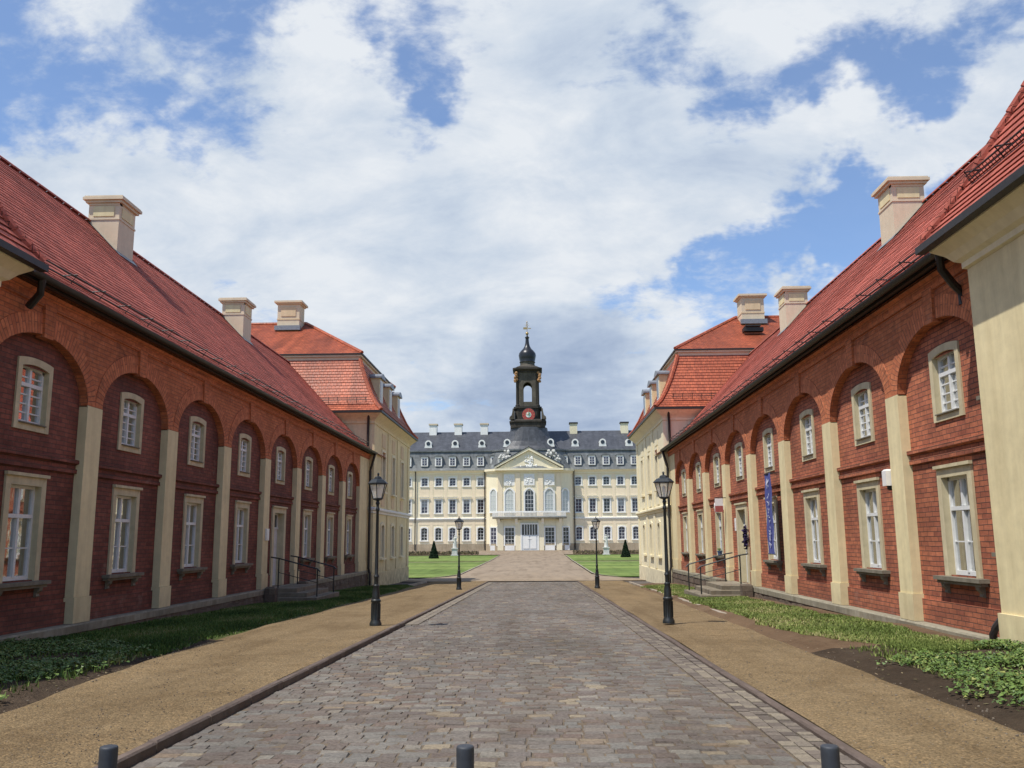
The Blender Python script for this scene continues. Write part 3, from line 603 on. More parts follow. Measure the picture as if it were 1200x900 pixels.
# ------------------------------------------------------------------ brick wings
EAVE, SPR, SILL0 = 4.12, 2.40, -.60
def brick_wing(s, label, u_first, pitch, ridge_z):
    xf = XL if s > 0 else XR
    T = lambda u, w, z: (xf + s * w, u, z)
    rz = R(-90) if s > 0 else R(90)
    U0, U1 = 11.4, 41.95
    root = thing('brick_wing', label, 'building', (xf, 27, gz(27)), 'brick wings along the street')
    pc = [u_first + pitch * k for k in range(8)]            # pilaster centres
    bc = [p - pitch / 2 for p in pc]                        # bay centres (8)
    REC = -.14
    door_bay = 4
    # recessed wall
    mb = MB(); mb.T = T; holes = []
    for k, c in enumerate(bc):
        if k != door_bay: holes.append((c - .48, c + .48, SILL0 + .02, SILL0 + 1.55))
        else: holes.append((c - .56, c + .56, -1.36, .92))
        holes.append((c - .43, c + .43, 1.83, 2.78))
    BR = M['brick_left'] if s > 0 else M['brick_dark']
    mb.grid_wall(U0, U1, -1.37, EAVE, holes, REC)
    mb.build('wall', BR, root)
    # front layer: arcade of elliptical arches
    mb = MB(); mb.T = T; hw = pitch / 2 - .27; RISE = .93
    for c in bc:
        xs = [-math.cos(math.pi * k / 22) for k in range(23)]
        for a, b in zip(xs, xs[1:]):
            za, zb = SPR + RISE * math.sqrt(max(0, 1 - a * a)), SPR + RISE * math.sqrt(max(0, 1 - b * b))
            ua, ub = c + a * hw, c + b * hw
            mb.face([(ua, 0, za), (ub, 0, zb), (ub, 0, EAVE), (ua, 0, EAVE)])
            mb.face([(ua, 0, za), (ua, REC, za), (ub, REC, zb), (ub, 0, zb)], smooth=True)
    for p in pc[:-1]:
        mb.face([(p - .27, 0, SPR), (p + .27, 0, SPR), (p + .27, 0, EAVE), (p - .27, 0, EAVE)])
        for d in (-.27, .27): mb.face([(p + d, 0, SPR - .02), (p + d, REC, SPR - .02), (p + d, REC, SPR + .02), (p + d, 0, SPR + .02)])
    mb.build('arcade', M['brick_orange'], root)
    # arch rings with keystones
    for c in bc:
        mb = MB(); n = 30; pr = None; acc = 0
        for k in range(n + 1):
            t = math.pi * k / n
            pi_ = (c - hw * math.cos(t), SPR + RISE * math.sin(t)); po = (c - (hw + .27) * math.cos(t), SPR + (RISE + .34) * math.sin(t))
            if pr:
                acc2 = acc + math.hypot(pi_[0] - pr[0][0], pi_[1] - pr[0][1])
                mb.T = T
                mb.face([(pr[0][0], .012, pr[0][1]), (pi_[0], .012, pi_[1]), (po[0], .012, po[1]), (pr[1][0], .012, pr[1][1])], uv=[(0, acc), (0, acc2), (.38, acc2), (.38, acc)])
                mb.face([(pr[1][0], .012, pr[1][1]), (po[0], .012, po[1]), (po[0], -.01, po[1]), (pr[1][0], -.01, pr[1][1])])
                mb.face([(pr[0][0], .012, pr[0][1]), (pi_[0], .012, pi_[1]), (pi_[0], -.01, pi_[1]), (pr[0][0], -.01, pr[0][1])])
                acc = acc2
            pr = (pi_, po)
        a = mb.build('arch', M['brick_arch'], root)
        mb = MB(); mb.T = lambda y, u, z: T(u, y, z)
        mb.extr([(c - .13, SPR + RISE - .05), (c + .13, SPR + RISE - .05), (c + .17, SPR + RISE + .5), (c - .17, SPR + RISE + .5)], -.1, .05)
        mb.build('keystone', M['brick_orange'], a)
    # frieze moulding under the eaves
    mb = MB(); mb.T = lambda a, p, q: T(a, p, q)
    mb.extr([(.002, 3.78), (.03, 3.78), (.05, 3.84), (.05, 3.90), (.12, 3.98), (.002, 3.98)], U0, U1); mb.build('eaves_moulding', M['brick_orange'], root)
    # rendered pilasters
    for k, p in enumerate(pc):
        mb = MB(); mb.T = T
        a, b = (p - .27, p + .27) if k < 7 else (p - .27, 41.93)
        top = SPR if k < 7 else 3.77
        mb.box(a, b, REC + .001, .018, -.93, top)
        mb.box(a - .025, b + .025, REC + .001, .045, -1.365, -.934)
        mb.build('pilaster', M['cream'], root)
    # string course
    mb = MB(); mb.T = T
    ends = [U0] + [q for p in pc for q in (p - .27, p + .27)]
    for a, b in zip(ends[::2], ends[1::2]):
        if b - a < .2: continue
        mb.extr([(REC + .001, 1.19), (REC + .05, 1.19), (REC + .05, 1.26), (REC + .02, 1.27), (REC + .02, 1.33), (REC + .08, 1.36), (REC + .08, 1.42), (REC + .001, 1.44)], a + .001, b - .001)
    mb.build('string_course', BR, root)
    # low brick offset above the plinth, one length per bay side
    for a, b in zip(ends[::2], ends[1::2]):
        if b - a < .2: continue
        c = (a + b) / 2
        for p, q in (((a + .026, c - .75), (c + .75, b - .026)) if abs(c - bc[door_bay]) < .3 else ((a + .026, b - .026),)):
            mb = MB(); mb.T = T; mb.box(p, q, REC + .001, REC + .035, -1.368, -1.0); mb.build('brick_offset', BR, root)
    # plinth: dressed course over rubble
    mb = MB(); mb.T = T
    mb.extr([(-.3, -1.52), (.075, -1.52), (.075, -1.40), (.055, -1.372), (-.3, -1.372)], U0, U1); pl = mb.build('plinth', M['plinthstone'], root)
    mb = MB(); mb.T = T
    us = frange(U0, U1, .3)
    for a, b in zip(us, us[1:]):
        j = lambda u, z: .055 + .02 * math.sin(u * 7 + z * 5) * math.sin(u * 2.3)
        zs = [-1.521, -1.75, -2.0, -2.5]
        for z0, z1 in zip(zs, zs[1:]):
            mb.face([(a, j(a, z1) + .02, z1), (b, j(b, z1) + .02, z1), (b, j(b, z0), z0), (a, j(a, z0), z0)])
    mb.build('rubble_base', M['rubble'], pl)
    # roof
    mb = MB(); mb.T = T
    prof = [(.30, EAVE), (-.45, 4.72), (-4.3, ridge_z)]
    tiled(mb, prof, U0 - .3, U1 + 3.2, .17, .014)
    back = [(-9.07, EAVE), (-8.15, 4.72), (-4.3, ridge_z)]
    mb.face([(U0, *back[0]), (U1, *back[0]), (U1, *back[2]), (U0, *back[2])])
    roof = mb.build('roof', M['tile_dull'], root)
    mb = MB(); mb.T = T
    for u in frange(U0, U1 + 3, .4)[:-1]:
        mb.extr([(-4.3 + .11 * math.cos(q), ridge_z - .03 + .10 * math.sin(q)) for q in [math.pi * k / 6 for k in range(7)]], u, u + .39, closed=False, smooth=True)
    mb.build('ridge_tiles', M['tile_dull'], roof)
    mb = MB(); mb.T = T; mb.face([(U0, .28, EAVE - .03), (U1, .28, EAVE - .03), (U1, -.1, EAVE - .02), (U0, -.1, EAVE - .02)]); mb.box(U0, U1, .20, .27, EAVE - .12, EAVE - .035); mb.build('soffit', M['gutter'], roof)
    # snow guard
    mb = MB(); mb.T = T
    d = Vector((-.92, .67)).normalized(); nn = Vector((d.y, -d.x)) * -1
    if nn.y < 0: nn = -nn
    b0 = Vector((.30, EAVE)) + d * .5
    for h in (.08, .18): p = b0 + nn * h; mb.tube([(U0, p.x, p.y), (U1 - .3, p.x, p.y)], .014, 6)
    for u in frange(U0 + .2, U1 - .4, 1.05):
        p = b0 + nn * .22; q = b0 + d * .28; mb.tube([(u, b0.x, b0.y), (u, p.x, p.y), (u, q.x, q.y)], .014, 5)
    mb.build('snow_guard', M['gutter'], roof)
    # gutter + downpipe
    mb = MB(); mb.T = T
    ring = [(.35 + .075 * math.cos(q), EAVE - .02 + .085 * math.sin(q)) for q in [math.pi + math.pi * k / 8 for k in range(9)]]
    mb.extr(ring, U0 + .6, U1, closed=False, smooth=True); inner = [(.35 + .066 * math.cos(q), EAVE - .02 + .075 * math.sin(q)) for q in [math.pi + math.pi * k / 8 for k in range(9)]]
    mb.extr(inner, U0 + .6, U1, closed=False, smooth=True)
    mb.build('gutter', M['gutter'], root)
    mb = MB(); mb.T = T
    mb.tube([(U1 - .25, .34, EAVE - .08), (U1 - .25, .3, EAVE - .25), (U1 - .25, .16, EAVE - .75), (U1 - .25, .13, EAVE - .9), (U1 - .25, .13, -1.3), (U1 - .25, .2, -1.5), (U1 - .25, .2, -2.3)], .06, 8)
    mb.build('downpipe', M['gutter'], root)
    mb = MB(); mb.T = T
    mb.tube([(12.55, .34, EAVE - .08), (12.6, .3, EAVE - .3), (12.7, .1, EAVE - .5), (12.72, -.02, EAVE - .62), (12.72, -.02, EAVE - .8)] if s < 0 else [(13.1, .34, EAVE - .08), (13.15, .3, EAVE - .3), (13.2, .1, EAVE - .5)], .06, 8)
    mb.build('downpipe', M['gutter'], root)
    if s < 0:
        mb = MB(); mb.T = T; mb.tube([(12.35, .02, -1.05), (12.4, .12, -1.2), (12.45, .14, -1.3), (12.45, .14, -1.6)], .05, 8); mb.build('pipe_stub', M['gutter'], root)
        for z, h in ((1.95, .55), (-.22, .6)):                 # two narrow slit windows beside the lodge
            mb = MB(); mb.T = T; u = 12.45
            mb.box(u - .1, u + .1, REC + .002, REC + .02, z, z + h); o = mb.build('slit_window', M['room'], root)
            mb = MB(); mb.T = T; mb.box(u - .16, u + .16, REC + .003, REC + .12, z - .06, z - .003); mb.build('sill', M['sillstone'], o)
    # chimneys
    for u in (22.95, 33.45):
        w0, w1 = -4.28, -3.42
        ch = MB(); ch.T = T; top = ridge_z + .50
        ch.box(u, u + .95, w0, w1, 7.4, top)
        for a, b, c, d_ in ((.07, .02, ridge_z + .02, ridge_z + .07),):
            ch.box(u - .02, u + .97, w0 - .02, w1 + .02, c, d_)
        ch.box(u - .018, u + .15, w0 + .0, w1 - .0, top - .06, top - .001); 
        o = ch.build('chimney', M['chimney'], roof)
        p = MB(); p.T = T
        p.box(u - .022, u - .002, w0 + .14, w1 - .14, ridge_z + .12, top - .1); p.build('panel', M['cream'], o)
        p = MB(); p.T = T; p.box(u + .14, u + .81, w1 + .002, w1 + .022, ridge_z + .12, top - .1); p.build('panel', M['cream'], o)
        p = MB(); p.T = T
        p.box(u - .07, u + 1.02, w0 - .07, w1 + .07, top + .002, top + .07); p.box(u - .13, u + 1.08, w0 - .13, w1 + .13, top + .072, top + .15); p.box(u - .1, u + 1.05, w0 - .1, w1 + .1, top + .152, top + .19)
        p.build('cap', M['chimney'], o)
        f = MB(); f.T = T
        sl = (ridge_z - 4.72) / 3.85
        for wa, wb, ua, ub in ((w1 + .12, w1 - .01, u - .1, u + 1.05),):
            f.face([(ua, wa, 4.72 + (-.45 - wa) * sl + .03), (ub, wa, 4.72 + (-.45 - wa) * sl + .03), (ub, wb, 4.72 + (-.45 - wb) * sl + .05), (ua, wb, 4.72 + (-.45 - wb) * sl + .05)])
        for ua, ub in ((u - .12, u - .003), (u + .953, u + 1.07)):
            f.face([(ua, w1 + .1, 4.72 + (-.55 - w1) * sl + .032), (ub, w1 + .1, 4.72 + (-.55 - w1) * sl + .032), (ub, w0, 4.72 + (-.45 - w0) * sl + .032), (ua, w0, 4.72 + (-.45 - w0) * sl + .032)])
        f.build('flashing', M['lead'], o)
    # windows and door
    for k, c in enumerate(bc):
        if k != door_bay: put_window('low', root, T(c, REC, SILL0), rz, (k * 7 + (s > 0)) % 3)
        put_window('up', root, T(c, REC, 1.77), rz, (k * 5 + 1) % 2)
    c = bc[door_bay]; pl_ = LOC[root]
    dm = surround(.72, .52, 0, 2.22, 2.38, -.22, .05, lip=1)
    fr = inst('door_surround', dm.mesh('door_surround', M['sandstone']), root, tuple(a - b for a, b in zip(T(c, REC, -1.36), pl_)), rz)
    mb = MB()
    mb.box(-.52, .52, -.22, -.16, 0, 1.72); 
    for sx in (-.26, .26):
        for z0, z1 in ((.12, .6), (.7, 1.1), (1.2, 1.62)):
            mb.box(sx - .17, sx + .17, -.158, -.145, z0, z1)
    mb.box(-.012, .012, -.158, -.14, .02, 1.7); mb.box(-.52, .52, -.2, -.13, 1.722, 1.79)
    d = inst('door', mb.mesh('door', M['door']), fr)
    mb = MB(); mb.tube([(.07, -.145, .95), (.07, -.10, .95), (.16, -.10, .95)], .012, 6); inst('door_handle', mb.mesh('door_handle', M['iron']), fr)
    mb = MB(); mb.box(-.52, -.47, -.2, -.15, 1.79, 2.22); mb.box(.47, .52, -.2, -.15, 1.79, 2.22); mb.box(-.47, .47, -.2, -.15, 2.17, 2.22); mb.box(-.018, .018, -.195, -.16, 1.79, 2.17); inst('transom_light', mb.mesh('transom_light', M['timber']), fr)
    inst('pane', pane(.5, 1.79, 2.2, -.185).mesh('pane', M['darkglass']), fr)
    return root, pc, bc
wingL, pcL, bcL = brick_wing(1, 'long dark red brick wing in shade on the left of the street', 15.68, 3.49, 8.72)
wingR, pcR, bcR = brick_wing(-1, 'long sunlit red brick wing on the right of the street with a blue banner', 15.50, 3.58, 8.85)

# ------------------------------------------------------------------ corner pavilions and gate lodges
def ring_roof(mb, rings, course=.17, lift=.02):
    # rings: list of (x0, x1, y0, y1, z) from eave upward; every face is laid in tile courses
    for A, B in zip(rings, rings[1:]):
        ln = max(math.hypot(abs(A[2] - B[2]), B[4] - A[4]), math.hypot(abs(A[0] - B[0]), B[4] - A[4])); n = max(1, round(ln / course))
        I = lambda t: [A[k] + (B[k] - A[k]) * t for k in range(5)]
        for k in range(n):
            a, b = I(k / n), I((k + 1) / n)
            lo = (a[0] - lift, a[1] + lift, a[2] - lift, a[3] + lift, a[4] + lift * .4)
            c = lambda r: [(r[0], r[2], r[4]), (r[1], r[2], r[4]), (r[1], r[3], r[4]), (r[0], r[3], r[4])]
            P, Q, S = c(lo), c(b), c(a)
            for i in range(4):
                j = (i + 1) % 4
                hz = 0 if i in (0, 2) else 1
                u0, u1, u2, u3 = P[i][hz], P[j][hz], Q[j][hz], Q[i][hz]
                v0, v1 = k * course + .002, (k + 1) * course - .002
                mb.face([P[i], P[j], Q[j], Q[i]], uv=[(u0, v0), (u1, v0), (u2, v1), (u3, v1)])
                mb.face([S[i], S[j], P[j], P[i]], uv=[(u0, v0), (u1, v0), (u1, v0 + .01), (u0, v0 + .01)])
def hipribs(rings, parent, corners=(0, 1, 2, 3), r=.09):
    for ci in corners:
        pts = [((q[0], q[1])[ci in (1, 2)], (q[2], q[3])[ci in (2, 3)], q[4] + .03) for q in rings]
        mb = MB(); mb.tube(pts, r, 6); mb.build('hip_tiles', M['tile_orange'], parent)

WIN['pav_up'] = dict(window=surround(.56, .42, 0, 1.98, 2.10, -.12, .05).mesh('window', M['cream_pale']), sash=sash(.42, .03, 1.98, -.2, transom=1.35, bars=(.45, .9)).mesh('sash', M['timber']), pane=pane(.4, .05, 1.95, -.185).mesh('pane', M['darkglass']))
sl = MB(); sl.box(-.62, .62, -.1, .14, -.09, -.002); WIN['pav_up']['sill'] = sl.mesh('sill', M['cream_pale'])
WIN['pav_low'] = dict(window=surround(.54, .40, 0, 1.62, 1.76, -.12, .05, rise=.1).mesh('window', M['cream_pale']), sash=sash(.40, .03, 1.62, -.2, rise=.1, transom=1.1, bars=(.55,)).mesh('sash', M['timber']), pane=pane(.39, .05, 1.55, -.185).mesh('pane', M['darkglass']))
WIN['pav_low']['sill'] = WIN['pav_up']['sill']
def corner_pavilion(s, label):
    xf = -7.8 if s > 0 else 6.0
    T = lambda u, w, z: (xf + s * w, u, z); rz = R(-90) if s > 0 else R(90)
    Y0, Y1, DEP, EZ = 41.96, 53.8, 12.5, 6.12
    root = thing('corner_pavilion', label, 'building', (xf - s * 5, 48, gz(48)), 'cream corner pavilions')
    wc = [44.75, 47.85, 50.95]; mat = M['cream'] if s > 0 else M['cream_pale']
    mb = MB(); mb.T = T; holes = []
    for c in wc: holes += [(c - .46, c + .46, 2.42, 4.38), (c - .44, c + .44, -.82, .72)]
    mb.grid_wall(Y0, Y1, -2.7, EZ - .3, holes, 0)
    for u in (Y0, Y1): mb.face([(u, 0, -2.7), (u, -DEP, -2.7), (u, -DEP, EZ), (u, 0, EZ)])
    mb.face([(Y0, -DEP, -2.7), (Y1, -DEP, -2.7), (Y1, -DEP, EZ), (Y0, -DEP, EZ)])
    mb.build('wall', mat, root)
    mb = MB(); mb.T = T; mb.box(Y0 + .001, Y1 - .001, .002, .06, -2.7, -1.55); mb.build('plinth', mat, root)
    mb = MB()                                              # moulded band between storeys and cornice, carried round the corners
    def around(prof, nm, m_):
        mb = MB()
        for (p, z), (p2, z2) in zip(prof, prof[1:]):
            A = [T(Y0 - p, -DEP, z), T(Y0 - p, p, z), T(Y1 + p, p, z), T(Y1 + p, -DEP, z)]; B = [T(Y0 - p2, -DEP, z2), T(Y0 - p2, p2, z2), T(Y1 + p2, p2, z2), T(Y1 + p2, -DEP, z2)]
            for k in range(3): mb.face([A[k], A[k + 1], B[k + 1], B[k]])
        return mb.build(nm, m_, root)
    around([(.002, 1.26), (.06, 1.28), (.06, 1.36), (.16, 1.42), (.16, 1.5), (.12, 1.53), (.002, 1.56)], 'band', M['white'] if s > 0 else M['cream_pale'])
    around([(.002, 5.5), (.05, 5.52), (.05, 5.62), (.1, 5.7), (.2, 5.8), (.34, 5.92), (.42, 6.02), (.42, 6.08)], 'cornice', mat)
    # raised vertical strips and panels framing each axis
    for c in (Y0 + .35, *[(a + b) / 2 for a, b in zip(wc, wc[1:])], Y1 - .35):
        for z0, z1 in ((-1.5, 1.25), (1.6, 5.48)):
            mb = MB(); mb.T = T; mb.box(c - .34, c + .34, .002, .045, z0, z1); mb.build('pilaster_strip', mat, root)
    for c in wc:
        for z0, z1 in ((4.6, 5.3), (1.66, 2.2)):
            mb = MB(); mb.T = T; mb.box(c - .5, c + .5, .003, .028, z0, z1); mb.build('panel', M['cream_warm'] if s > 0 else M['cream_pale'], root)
       
        put_window('pav_up', root, T(c, 0, 2.40), rz); put_window('pav_low', root, T(c, 0, -.86), rz)
    # mansard roof, bell-curved below, hipped above
    def rr_(i, z):
        xa, xb = xf + s * (.42 - i), xf - s * (DEP + .42 - i)
        return (min(xa, xb), max(xa, xb), Y0 - .42 + i, Y1 + .42 - i, z)
    low = [rr_(0, 6.1), rr_(.3, 6.42), rr_(.62, 6.95), rr_(.92, 7.6), rr_(1.2, 8.35), rr_(1.34, 8.82)]
    mb = MB(); ring_roof(mb, low); roof = mb.build('roof', M['tile_orange'], root)
    hipribs(low, roof, (0, 1, 2, 3), .1)
    k = rr_(1.36, 8.8); mb = MB(); mb.box(k[0], k[1], k[2], k[3], 8.8, 8.97); mb.box(k[0] - .1, k[1] + .1, k[2] - .1, k[3] + .1, 8.972, 9.06); mb.build('break_cornice', M['chimney'], roof)
    mb = MB(); mb.box(k[0] - .16, k[1] + .16, k[2] - .16, k[3] + .16, 9.062, 9.13); mb.build('gutter', M['gutter'], roof)
    k2 = rr_(1.22, 9.13); ym = (Y0 + Y1) / 2; hx = xf - s * 5.0
    far = xf - s * (DEP - 3.2); top = (min(hx, far), max(hx, far), ym - .01, ym + .01, 11.92)
    mb = MB(); ring_roof(mb, [k2, top]); up = mb.build('upper_roof', M['tile_orange'], root)
    hipribs([k2, top], up); mb = MB(); mb.tube([(top[0], ym, 11.95), (top[1], ym, 11.95)], .09, 6); mb.build('ridge_tiles', M['tile_orange'], up)
    # chimney astride the ridge
    cx0, cx1 = xf - s * 5.05, xf - s * 6.25
    mb = MB(); mb.box(cx0, cx1, 46.6, 47.6, 11.0, 12.72); ch = mb.build('chimney', M['chimney'], up)
    a, b = min(cx0, cx1), max(cx0, cx1)
    mb = MB(); mb.box(a - .07, b + .07, 46.53, 47.67, 12.722, 12.79); mb.box(a - .16, b + .16, 46.44, 47.76, 12.792, 12.9); mb.build('cap', M['chimney'], ch)
    mb = MB(); mb.box(a + .2, b - .2, 46.57, 46.598, 12.05, 12.55); mb.box(a - .02, b + .02, 46.58, 47.62, 11.85, 11.92); mb.build('panel', M['cream_warm'], ch)
    mb = MB(); mb.box(a - .1, b + .1, 46.42, 46.6, 11.25, 11.5); mb.build('flashing', M['lead'], ch)
    # dormers on the street slope, gutter, downpipe, snow guard
    for c in (45.0, 47.88, 50.8):
        mb = MB(); mb.T = T
        mb.box(c - .5, c + .5, -1.6, -.22, 6.75, 8.25); d = mb.build('dormer', M['cream'], roof)
        mb = MB(); mb.T = T; n = 8; prof = [(-.62 + 1.24 * q / n, 8.27 + .2 * math.sin(math.pi * q / n)) for q in range(n + 1)] + [(.62, 8.19), (-.62, 8.19)]
        mb.T = lambda w, u, z, c=c: T(c + u, w, z); mb.extr(prof, -1.9, -.1); mb.build('dormer_roof', M['lead'], d)
        mb = MB(); mb.T = T; mb.box(c - .36, c + .36, -.218, -.19, 6.95, 8.1); mb.build('dormer_window', M['timber'], d)
        for q in (-1, 1):
            mb = MB(); mb.T = T; mb.box(c + q * .17 - .12, c + q * .17 + .12, -.188, -.18, 7.05, 8.0); mb.build('pane', M['darkglass'], d)
    mb = MB(); mb.T = lambda w, u, z: T(ym + u, w, z)       # round-headed roof light high on the hip
    mb.extr([(-.4, 9.7)] + [(.4 * -math.cos(math.pi * q / 8), 10.1 + .3 * math.sin(math.pi * q / 8)) for q in range(9)] + [(.4, 9.7)], -3.4, -1.9); mb.build('roof_light', M['lead'], up)
    if s < 0:
        mb = MB(); hxx = 11.15; mb.box(hxx - .5, hxx + .5, 44.62, 45.05, 10.42, 10.62); mb.box(hxx - .42, hxx + .35, 44.55, 44.95, 10.66, 10.72); mb.build('roof_hatch', M['gutter'], up)
    mb = MB()
    g = rr_(-.05, 6.04)
    for z0, z1, e in ((5.985, 6.09, .0),):
        mb.box(g[0], g[1], g[2], g[2] + .12, z0, z1); mb.box(g[0], g[1], g[3] - .12, g[3], z0, z1)
        xa = g[1] if s > 0 else g[0]; mb.box(xa - .12 * (s > 0), xa + .12 * (s < 0), g[2] + .121, g[3] - .121, z0, z1)
    mb.build('gutter', M['gutter'], root)
    mb = MB(); mb.T = T; pu = Y0 - .09
    mb.tube([(pu - .2, -.2, 6.0), (pu - .1, -.22, 5.8), (pu, -.25, 5.45), (pu, -.25, 4.4)], .06, 8); mb.build('downpipe', M['gutter'], root)
    mb = MB()
    for zz, ii in ((6.62, .3), (6.72, .33)):
        q = rr_(ii, zz); mb.tube([(q[0] + .5, q[2] - .12, zz), (q[1] - .4, q[2] - .12, zz)], .016, 5)
    for x in frange(rr_(.3, 0)[0] + .6, rr_(.3, 0)[1] - .5, .45): mb.tube([(x, Y0 - .12, 6.5), (x, Y0 - .22, 6.78)], .014, 4)
    mb.build('snow_guard', M['gutter'], roof)
    return root
corner_pavilion(1, 'cream two storey pavilion with orange mansard roof beyond the shaded left wing')
corner_pavilion(-1, 'sunlit cream pavilion with orange mansard roof beyond the right wing')

def gate_lodge(s, label, Y1):
    xf = -7.75 if s > 0 else 5.95
    T = lambda u, w, z: (xf + s * w, u, z)
    Y0 = -2.5
    root = thing('gate_lodge', label, 'building', (xf - s * 4, 5, gz(5)), 'cream lodges at the near end of the street')
    mb = MB(); mb.T = T
    mb.box(Y0, Y1, -9.5, 0, -1.9, 3.75); mb.build('wall', M['cream'], root)
    mb = MB(); mb.T = T; mb.box(Y0, Y1 + .035, -.6, .035, -1.9, -.98); mb.build('plinth', M['cream'], root)
    mb = MB()
    prof = [(.003, 3.62), (.05, 3.64), (.05, 3.72), (.12, 3.76), (.2, 3.86), (.34, 3.97), (.34, 4.02)]
    for (p, z), (p2, z2) in zip(prof, prof[1:]):
        A = [T(Y0, p, z), T(Y1 + p, p, z), T(Y1 + p, -9.5, z)]; B = [T(Y0, p2, z2), T(Y1 + p2, p2, z2), T(Y1 + p2, -9.5, z2)]
        for k in range(2): mb.face([A[k], A[k + 1], B[k + 1], B[k]])
    mb.build('cornice', M['cream_pale'], root)
    def rr_(i, z):
        xa, xb = xf + s * (.42 - i), xf - s * (9.9 - i); return (min(xa, xb), max(xa, xb), Y0 - .4 + i, Y1 + .42 - i, z)
    low = [rr_(0, 4.1), rr_(.3, 4.5), rr_(.62, 5.03), rr_(.95, 5.62), rr_(1.25, 6.2), rr_(1.4, 6.55)]
    top = rr_(4.9, 9.0)
    mb = MB(); ring_roof(mb, low + [top]); roof = mb.build('roof', M['tile_dull'], root)
    mb = MB(); pts = []
    ci = 2 if s > 0 else 3
    cor = [((q[0], q[1])[s > 0], q[3], q[4] + .02) for q in low]
    for a, b in zip(cor, cor[1:]):
        a, b = Vector(a), Vector(b); n = max(1, round((b - a).length / .32))
        for k in range(n): mb.tube([a + (b - a) * (k / n), a + (b - a) * ((k + 1.12) / n)], .085, 8, r2=.065)
    mb.build('hip_tiles', M['tile_dull'], roof)
    k = rr_(-.06, 4.0); mb = MB()
    xa = k[1] if s > 0 else k[0]; mb.box(xa - .13 * (s > 0), xa + .13 * (s < 0), k[2], k[3], 3.985, 4.085); mb.box(k[0] + .2, k[1] - .2, k[3] - .13, k[3] - .001, 3.986, 4.084); mb.build('gutter', M['gutter'], root)
    # lattice snow guard
    mb = MB(); mb.T = T; wb, zb = -.06, 4.62
    for h in (.04, .11, .18, .25): mb.tube([(Y0, wb + h * .55, zb + h * .8), (Y1 - .35, wb + h * .55, zb + h * .8)], .01, 5)
    for u in frange(Y0 + .1, Y1 - .36, .085): mb.tube([(u, wb + .02, zb + .03), (u, wb + .14, zb + .21)], .006, 4)
    for u in frange(Y0 + .3, Y1 - .4, .8): mb.tube([(u, wb - .02, zb - .05), (u, wb + .17, zb + .24), (u, wb - .3, zb + .32)], .016, 5)
    mb.build('snow_guard', M['gutter'], roof)
    return root
gate_lodge(1, 'corner of a cream lodge with tiled roof at the left photo edge', 12.1)
gate_lodge(-1, 'plain cream lodge wall and tiled eaves at the right photo edge', 11.95)

# ------------------------------------------------------------------ palace
PY = 160.0; AX = -1.5
pal = thing('palace', 'wide three storey cream palace with slate roof and clock tower closing the street', 'palace', (AX, PY + 6, -1.9))
EZ = 12.3
def pw(name, hw, h, fr, cols, bars, mat, rise=0, sill=True, depth=-.25):
    d = dict(window=surround(hw + fr, hw, 0, h, h + fr, depth, .08, rise=rise).mesh('window', M['white']),
        sash=sash(hw, .02, h, depth, rise=rise, cols=cols, bars=bars, fr=.07, bar=.06, dp=.06).mesh('sash', M['timber']),
        pane=pane(hw - .02, .03, h - .03 - rise * .4, depth + .02).mesh('pane', mat))
    if sill: s_ = MB(); s_.box(-hw - fr - .08, hw + fr + .08, -.1, .16, -.16, -.004); d['sill'] = s_.mesh('sill', M['white'])
    if mat is M['violetglass']:
        def half(t):                                           # a pale blind drawn part of the way
            p = MB(); z = h - .03 - rise * .4; q = z - (z - .03) * t; x = hw - .02; y = depth + .02
            p.face([(-x, y, .03), (x, y, .03), (x, y, q), (-x, y, q)]); p.cur = 1; p.face([(-x, y, q), (x, y, q), (x, y, z), (-x, y, z)]); return p.mesh('pane', [mat, M['blind']])
        alt = pane(hw - .02, .03, h - .03 - rise * .4, depth + .02).mesh('pane', M['darkglass'])
        d['panes'] = [d['pane']] * 4 + [alt] * 3 + [half(.3), half(.55)]
    WIN[name] = d
pw('p_low', .55, 2.25, .2, 2, (.6, 1.15, 1.7), M['violetglass'], rise=.22)
pw('p_mid', .55, 2.40, .22, 2, (.6, 1.2, 1.8), M['violetglass'])
pw('p_top', .55, 1.50, .2, 2, (.5, 1.0), M['violetglass'], rise=.12)
offs = [8.75 + 2.52 * k for k in range(5)] + [21.85, 24.4, 26.9, 29.4]
holes = []
